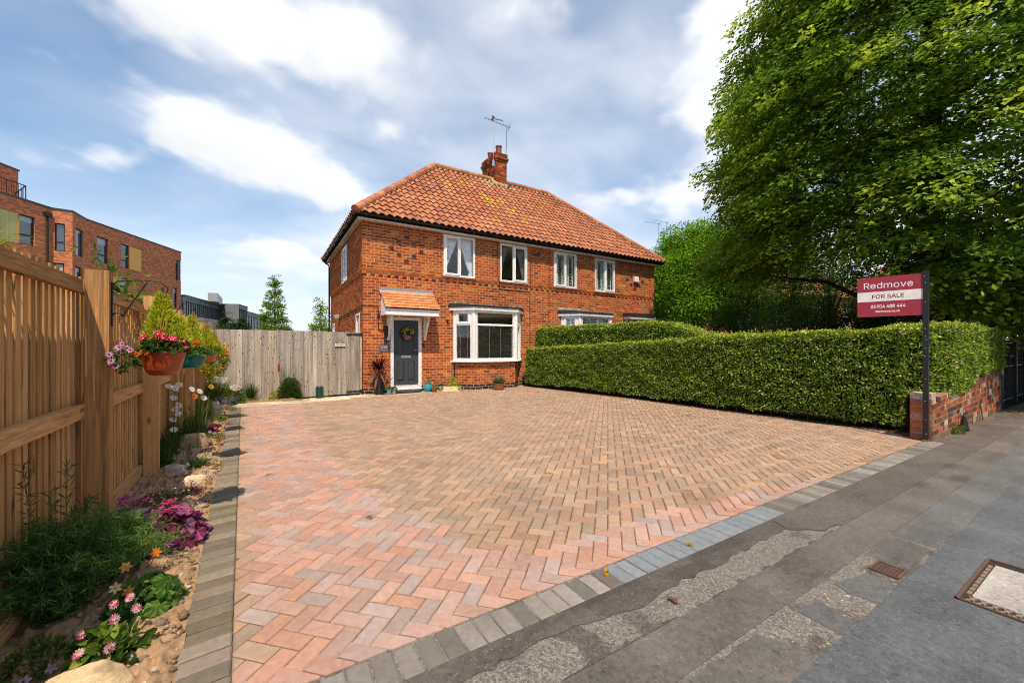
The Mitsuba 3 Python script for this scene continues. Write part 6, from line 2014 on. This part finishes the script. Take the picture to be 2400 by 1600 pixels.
LAUREL = [(.19, .38, .025), (.25, .46, .03), (.12, .27, .02), (.33, .55, .045), (.07, .17, .014)]
clump_tree(lb_, (26.2, 17.3, 4.7), (4.0, 4.0, 5.3), 800, 130, .19, LAUREL, .25, (.6, 1.0))
DARK = [(.06, .115, .02), (.08, .145, .024), (.10, .17, .028), (.05, .095, .018)]
for k, (x, y, h, r, n, t) in enumerate(((24.5, 13.0, 6.4, 1.9, 150, 'dark thin tree to the right of the rounded evergreen, before the far red house'), (26.5, 11.5, 6.8, 2.1, 150, 'dark sparse tree in the middle of the gap before the far red house'),
                                      (25.5, 9.3, 6.2, 1.9, 150, 'dark sparse tree behind the for sale board'), (22.0, 9.6, 3.2, 1.7, 110, 'green bushy shrub above the hedge before the far red house'), (21.0, 7.6, 3.0, 1.6, 110, 'green bushy shrub above the hedge left of the for sale board'))):
    g = thing('garden_tree', t, 'tree' if h > 4 else 'shrub')
    clump_tree(g, (x, y, h * .58), (r, r, h * .45), n, 85, .11, DARK + MG[:1] if h > 4 else DARK + MG, .09, (.3, .6))
g = thing('garden_tree', 'broad dark tree in deep shade behind the iron gate at the right edge', 'tree')
clump_tree(g, (23.5, 4.6, 3.0), (2.6, 2.6, 3.2), 220, 90, .16, DARK, .12, (.4, .7))
g = thing('elder_bush', 'elder bush with a few pale flower heads just over the hedge', 'shrub')
clump_tree(g, (17.2, 9.9, 1.6), (1.0, 1.0, 1.5), 60, 90, .10, DG + DARK, .05, (.25, .45))
for _ in range(7):
    part_leaf(g, 'flower_head', lambda m: leaves(m, np.array([[16.6 + U(-.1, .9), 9.2 + U(-.2, .2), 2.35 + U(-.2, .25)]] * 60) + np.clip(RNG.normal(size=(60, 3)), -1.2, 1.2) * [.05, .05, .010], rand_dirs(60) * .2 + [0, 0, 1], rand_dirs(60), .04, .035, tints(60, [(.66, .66, .52)])))

# ------------------------------------------------------------------ houses behind on the right, and the far side of the street


def far_house(label, x0, x1, y0, y1, h, ridge, wallc, roofc, wins, ov=.35, hip=2.8, chim=None):
    g_ = thing('distant_house', label, 'house')
    m_ = MB().box(x0, x1, y0, y1, 0, h, wallc)
    obj('wall', m_, 'm_far_brick' if wallc[0] < .5 else 'm_plain', g_)
    a = [(x0 - ov, y0 - ov, h - .05), (x1 + ov, y0 - ov, h - .05), (x1 + ov, y1 + ov, h - .05), (x0 - ov, y1 + ov, h - .05)]
    ym = (y0 + y1) / 2
    r_ = [(x0 + hip, ym, ridge), (x1 - hip, ym, ridge)]
    m_ = MB()

    def roof_face(A_, B_, C_, D_, rows):
        A_, B_, C_, D_ = map(np.array, (A_, B_, C_, D_))
        for i in range(rows):
            p, q = i / rows, (i + 1) / rows
            e0, e1, f1, f0 = A_ + (D_ - A_) * p, B_ + (C_ - B_) * p, B_ + (C_ - B_) * q, A_ + (D_ - A_) * q
            up = np.array([0, 0, .05])
            n_ = 40
            for j in range(n_):
                s, t = j / n_, (j + 1) / n_
                m_.add([e0 + (e1 - e0) * s + up, e0 + (e1 - e0) * t + up, f0 + (f1 - f0) * t, f0 + (f1 - f0) * s], [[0, 1, 2, 3]], np.array(roofc) * U(.7, 1.25))
    roof_face(a[0], a[1], r_[1], r_[0], 16)
    roof_face(a[2], a[3], r_[0], r_[1], 16)
    roof_face(a[3], a[0], r_[0], np.array(r_[0]) + [0, 0, 0], 16)
    roof_face(a[1], a[2], r_[1], r_[1], 16)
    obj('roof', m_, 'm_brick', g_)
    for side, u0, u1, z0, z1 in wins:
        w_ = key_for('window', g_)
        if side == 'W':
            O_, D_, N_ = (x0, y1), (0, -1), (-1, 0)
        elif side == 'S':
            O_, D_, N_ = (x0, y0), (1, 0), (0, -1)
        else:
            O_, D_, N_ = (x1, y1), (-1, 0), (0, 1)
        obj('frame', bars(MB(), O_, D_, N_, ring(u0, u1, z0, z1, .07) + [((u0 + u1) / 2 - .03, (u0 + u1) / 2 + .03, z0 + .07, z1 - .07), (u0 + .07, (u0 + u1) / 2 - .03, (z0 + z1) / 2 - .02, (z0 + z1) / 2 + .02), ((u0 + u1) / 2 + .03, u1 - .07, (z0 + z1) / 2 - .02, (z0 + z1) / 2 + .02)], .0, .07, WHITE), 'm_gloss', w_)
        obj('glass', bars(MB(), O_, D_, N_, [(u0 + .02, u1 - .02, z0 + .02, z1 - .02)], .002, .03, (.03, .035, .04)), 'm_gloss', w_)
    if chim:
        for cx_, cy_ in chim:
            obj('chimney', MB().box(cx_ - .45, cx_ + .45, cy_ - .35, cy_ + .35, ridge - 1.6, ridge + 1.3, (.34, .12, .06)).box(cx_ - .52, cx_ + .52, cy_ - .42, cy_ + .42, ridge + 1.05, ridge + 1.2, (.3, .1, .06)), 'm_far_brick', g_)
            obj('chimney_pot', MB().lathe((cx_, cy_, ridge + 1.3), [(.16, 0), (.13, .4), (.15, .42), (.1, .42)], (.4, .13, .06), 12), 'm_plain', g_)
    return g_


far_house('brown tiled house roof seen just behind the right end of the main house', 27.5, 38, 20.5, 28.5, 5.3, 9.6, (.36, .12, .06), (.20, .105, .07), [('W', 2, 3.2, 3.6, 4.9), ('S', 1.5, 2.7, 3.6, 4.9)], chim=[(32.5, 24.5)])
far_house('red brick house glimpsed through the trees behind the for sale board', 33, 45, 13.0, 20.5, 5.2, 8.6, (.42, .17, .10), (.38, .17, .11), [('W', 4.6, 5.7, 3.1, 4.5), ('W', 1.5, 2.6, 3.1, 4.5), ('W', 4.6, 5.8, .9, 2.2), ('S', 1, 2.2, 3.1, 4.5), ('S', 5, 6.2, 3.1, 4.5)], chim=[(39, 16.7)])
far_house('red brick house farther right behind the lime tree', 40, 52, 8.0, 14.5, 5.2, 8.4, (.42, .17, .10), (.38, .17, .11), [('W', 2.6, 3.7, 3.1, 4.5), ('S', 2, 3.2, 3.1, 4.5)])
yagi('left one of two distant aerials above the rounded evergreen', (30.6, 24.2, 9), (30.6, 24.2, 12.75), (-.8, .55, .18), 7, 1.3, (.12, .12, .12))
yagi('right one of two distant aerials above the rounded evergreen', (31.3, 23.9, 9), (31.3, 23.9, 12.9), (-.8, .55, .18), 7, 1.3, (.12, .12, .12))
tag(obj('overhead_wire', MB().tube([(15.6, 16, 5.6), (28, 18, 6.8), (40, 15, 8.2)], .012, (.05, .05, .05), 5), 'm_satin'), 'thin overhead wire running right from the roof corner', 'wire')

# far side of the street: what the windows mirror
far_house('pale rendered bungalow across the street behind the viewer', 13, 27, -22, -14, 2.9, 5.6, (.55, .52, .47), (.10, .09, .09), [('N', 2, 4, .8, 2.2), ('N', 8, 10, .8, 2.2)], chim=[(20, -18)])
far_house('brick house across the street behind the viewer on the left', -12, 2, -23, -15, 5.0, 8.2, (.36, .14, .08), (.16, .09, .07), [('N', 2, 4, .8, 2.2), ('N', 8, 10, .8, 2.2)])
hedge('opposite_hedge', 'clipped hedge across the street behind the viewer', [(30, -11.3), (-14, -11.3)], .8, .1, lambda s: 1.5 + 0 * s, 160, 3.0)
g = thing('opposite_tree', 'tall dark tree across the street behind the viewer', 'tree')
spray_tree(g, (29.5, -13.5), (29.5, -13.5), lambda z: float(np.interp(z, [3, 6, 10, 15, 17], [2.5, 4.2, 4.2, 2.4, .4])), 3, 17, 900, 40, .16, LIME[:4], None, view=False, limb=20)

# ------------------------------------------------------------------ left background: apartment block, office block, young trees
ap = thing('apartment_block', 'modern red brick apartment block with gold and olive panels behind the slat fence', 'building')
AB = (.55, .175, .08)
pts = [(-7.02, 49.27), (-10.91, 40.0), (-11.06, 38.09), (-12.0, 37.99), (-13.29, 35.55), (-19.85, 23.2)]
HT = 10.44
FRM = (.018, .019, .021)
WSEG = {0: [(6.25, 7.06, 7.70, 9.55), (8.24, 9.22, 7.66, 9.55), (.36, .76, 7.74, 9.65), (.52, 1.12, 5.10, 6.97), (8.34, 9.27, 5.1, 6.92), (6.36, 7.28, 5.1, 6.90), (6.25, 7.06, 2.5, 4.3), (8.24, 9.22, 2.5, 4.3)],
        1: [(.45, 1.5, 7.66, 9.53), (.62, 1.6, 5.1, 6.92)], 2: [(.34, .8, 7.74, 9.58), (.38, .86, 5.1, 6.97)], 3: [(.94, 1.79, 7.75, 9.56), (.94, 1.79, 5.1, 6.95)]}
PSEG = {0: [(4.86, 6.22, 7.72, 9.56, (.72, .37, .065)), (7.3, 8.3, 5.1, 6.9, (.72, .37, .065)), (-.02, .34, 7.74, 9.66, (.045, .043, .04))], 3: [(1.80, 2.75, 7.75, 9.57, (.48, .44, .15)), (2.77, 3.9, 7.75, 9.57, (.48, .44, .15)), (1.8, 3.9, 5.1, 6.95, (.48, .44, .15))]}
for k in range(5):
    a, b = np.array(pts[k]), np.array(pts[k + 1])
    if k == 4:
        break
    D = unit(b - a)
    if k == 3:
        b = np.array(pts[5])
    L = float(np.linalg.norm(b - a))
    N = np.array([-D[1], D[0]]) * -1.0
    if np.dot(N, -a) < 0:
        N = -N
    f_ = (t3(a), t3(D), np.array([0, 0, 1.0]))
    sgn = 1 if np.dot(np.cross(t3(D), [0, 0, 1.0]), t3(N)) > 0 else -1
    sh = sbox(-.0, 0, L, HT)
    for w in WSEG[k]:
        sh = sh.difference(sbox(*[w[i] for i in (0, 2, 1, 3)]))
    for w in PSEG.get(k, []):
        sh = sh.difference(sbox(max(w[0], -.1), w[2], w[1], w[3]))
    m = MB().extrude(sh, min(-.3 * sgn, 0), max(-.3 * sgn, 0), AB, frame=f_)
    obj('wall', m, 'm_far_brick', ap)
    for u0, u1, z0, z1 in WSEG[k]:
        w_ = key_for('window', ap)
        obj('frame', bars(MB(), a, D, N, ring(u0, u1, z0, z1, .065) + [(u0 + .065, u1 - .065, z0 + .56, z0 + .66)], -.16, -.10, FRM), 'm_satin', w_)
        obj('pane', bars(MB(), a, D, N, [(u0 + .03, u1 - .03, z0 + .03, z1 - .03)], -.15, -.14, (.05, .075, .10)), 'm_window', w_)
        obj('blind', bars(MB(), a, D, N, [(u0 + .066, u1 - .066, z1 - .066 - U(.1, .5), z1 - .066)], -.139, -.135, (.34, .42, .48)), 'm_gloss', w_)
    for u0, u1, z0, z1, c in PSEG.get(k, []):
        mid = (u0 + u1) / 2
        for s0, s1 in ((u0, mid - .008), (mid + .008, u1)):
            obj('cladding_panel', bars(MB(), a, D, N, [(s0, s1, z0, z1)], -.12, -.04, c), 'm_satin', ap)
        obj('panel_back', bars(MB(), a, D, N, [(u0, u1, z0, z1)], -.22, -.19, FRM), 'm_plain', ap)
    obj('coping', bars(MB(), a - D * .03, D, N, [(0, L + .06, HT + .002, HT + .11)], -.34, .04 + .002 * k, (.05, .05, .055)), 'm_satin', ap)
m = MB().extrude(Polygon([(-7.4, 49.5), (-11.2, 40.2), (-12.2, 38.4), (-20.3, 23.4), (-34, 30), (-21, 56)]), 0, HT - .3, AB)
obj('body', m, 'm_far_brick', ap)
u4 = unit(np.array(pts[4]) - np.array(pts[3]))
n4 = np.array([-u4[1], u4[0]])
n4 = n4 if np.dot(n4, -np.array(pts[3])) > 0 else -n4
hp = np.array(pts[3]) + u4 * .27 + n4 * .07
obj('rainwater_pipe', MB().tube([t3(hp, 0), t3(hp, 9.9)], .055, BLACK, 8).obox(t3(hp, 10.0), t3(u4) * .2, t3(n4) * .09, (0, 0, .13), BLACK), 'm_satin', ap)
q0 = np.array([-14.14, 39.97])
qd = np.array([-.42, -.907])
qn = np.array([-.907, .42])
m = MB().extrude(Polygon([q0, q0 + qd * 14, q0 + qd * 14 + qn * 8, q0 + qn * 8]), HT - .3, 13.15, AB)
obj('upper_storey', m, 'm_far_brick', ap)
m = MB().extrude(Polygon([q0 - qd * .05 - qn * .05, q0 + qd * 14 - qn * .05, q0 + qd * 14 + qn * 8, q0 - qd * .05 + qn * 8]), 13.152, 13.26, (.05, .05, .055))
obj('upper_coping', m, 'm_satin', ap)
rl = np.array([-12.85, 37.2])
for s0 in range(10):
    p, q = rl + np.array([-.467, -.884]) * s0 * 1.0, rl + np.array([-.467, -.884]) * (s0 + 1)
    obj('railing', MB().tube([t3(p, 11.5), t3(q, 11.5)], .03, BLACK, 5).tube([t3(p, 10.5), t3(p, 11.5)], .025, BLACK, 5), 'm_satin', ap)
    m = MB()
    for j in range(1, 8):
        r_ = p + (q - p) * j / 8
        m.tube([t3(r_, 10.5), t3(r_, 11.49)], .012, BLACK, 4)
    obj('balusters', m, 'm_satin', ap)
for s0 in range(3):
    p, q = rl + np.array([-.5, .9]) * s0 * .8, rl + np.array([-.5, .9]) * (s0 + 1) * .8
    obj('railing', MB().tube([t3(p, 11.5), t3(q, 11.5)], .03, BLACK, 5).tube([t3(q, 10.5), t3(q, 11.5)], .025, BLACK, 5), 'm_satin', ap)

of = thing('office_block', 'dark grey metal clad office building with a long band of windows behind the board fence', 'building')


def office_part(a, b, zt_, band, npan, depth, base, clad=(.085, .095, .11)):
    a, b = np.array(a), np.array(b)
    D = unit(b - a)
    L = float(np.linalg.norm(b - a))
    N = np.array([D[1], -D[0]])
    n_ = 34
    for i in range(n_):                                 # standing seam cladding
        u0, u1 = L * i / n_, L * (i + 1) / n_
        obj('cladding_panel', bars(MB(), a, D, N, [(u0 + .02, u1 - .02, band[1] + .05, zt_)], -.3, .05, np.array(clad) * U(.85, 1.15)), 'm_satin', of)
    obj('roof_edge', bars(MB(), a, D, N, [(-.1, L + .1, zt_ + .001, zt_ + .12)], -depth, .1, (.06, .065, .075)), 'm_satin', of)
    obj('plinth', bars(MB(), a, D, N, [(0, L, 0, band[0] - .001)], -depth, 0, base), 'm_plain', of)
    obj('back_wall', bars(MB(), a, D, N, [(.001, L - .001, band[0], zt_)], -depth, -.35, (.06, .065, .075)), 'm_plain', of)
    for i in range(npan):
        u0, u1 = L * i / npan, L * (i + 1) / npan
        obj('glass_pane', bars(MB(), a, D, N, [(u0 + .05, u1 - .05, band[0] + .05, band[1])], -.2, -.16, np.array([.045, .07, .095]) * U(.7, 1.3)), 'm_window', of)
    m_ = bars(MB(), a, D, N, [(L * i / npan - .05, L * i / npan + .05, band[0], band[1] + .05) for i in range(npan + 1)] , -.21, -.06, (.05, .055, .065))
    obj('mullion', m_, 'm_satin', of)


office_part((-10.24, 75.2), (-6.33, 92.4), 9.0, (6.18, 8.1), 22, 9, (.5, .42, .34))
office_part((-4.31, 87.75), (-3.2, 92.5), 9.1, (5.2, 8.3), 6, 6, (.5, .42, .34))
office_part((-3.55, 103.1), (.19, 118.5), 9.0, (5.7, 8.0), 14, 9, (.5, .42, .34))
m = MB().box(-6.3, -4.32, 87.6, 92, 0, 9.1, (.17, .18, .19)).box(-8.2, -6.9, 81.5, 90, 8.9, 10.3, (.30, .31, .32))
obj('stair_block', m, 'm_satin', of)

for k, (x, y, h, r, n, t, pal) in enumerate(((.68, 46.5, 8.9, 1.15, 300, 'slender young street tree standing alone beyond the board fence', LIME[1:5]), (-3.3, 46.0, 4.7, 1.35, 160, 'dense green shrub beyond the board fence, left one of two', DG), (-2.0, 46.5, 4.3, 1.4, 160, 'dense green shrub beyond the board fence, right one of two', DG),
                                               (4.4, 42.0, 6.2, .9, 130, 'light green tree showing left of the house corner', LIME[2:]))):
    g = thing('young_tree', t, 'tree' if h > 5 else 'shrub')
    spray_tree(g, (x, y), (x, y), lambda z, h=h, r=r: float(np.interp(z, [.8, h * .3, h * .6, h * .8, h], [r * .7, r * 1.25, r * .72, r * .38, .1])), 1.0, h, n, 40, .16, pal, None, view=False, droop=-.5 if h > 5 else .1, spray=.42, limb=16, tr=.08)
m = MB().tube([(10.5, 100, 0), (10.5, 100, 8.2), (9.6, 99.6, 8.5)], [.12, .08, .05], (.3, .3, .3), 6).obox((9.2, 99.4, 8.5), (.5, .2, .02), (0, .12, 0), (0, 0, .06), (.4, .4, .4))
tag(obj('street_lamp', m, 'm_satin'), 'tiny distant street lamp left of the house wall', 'street lamp')
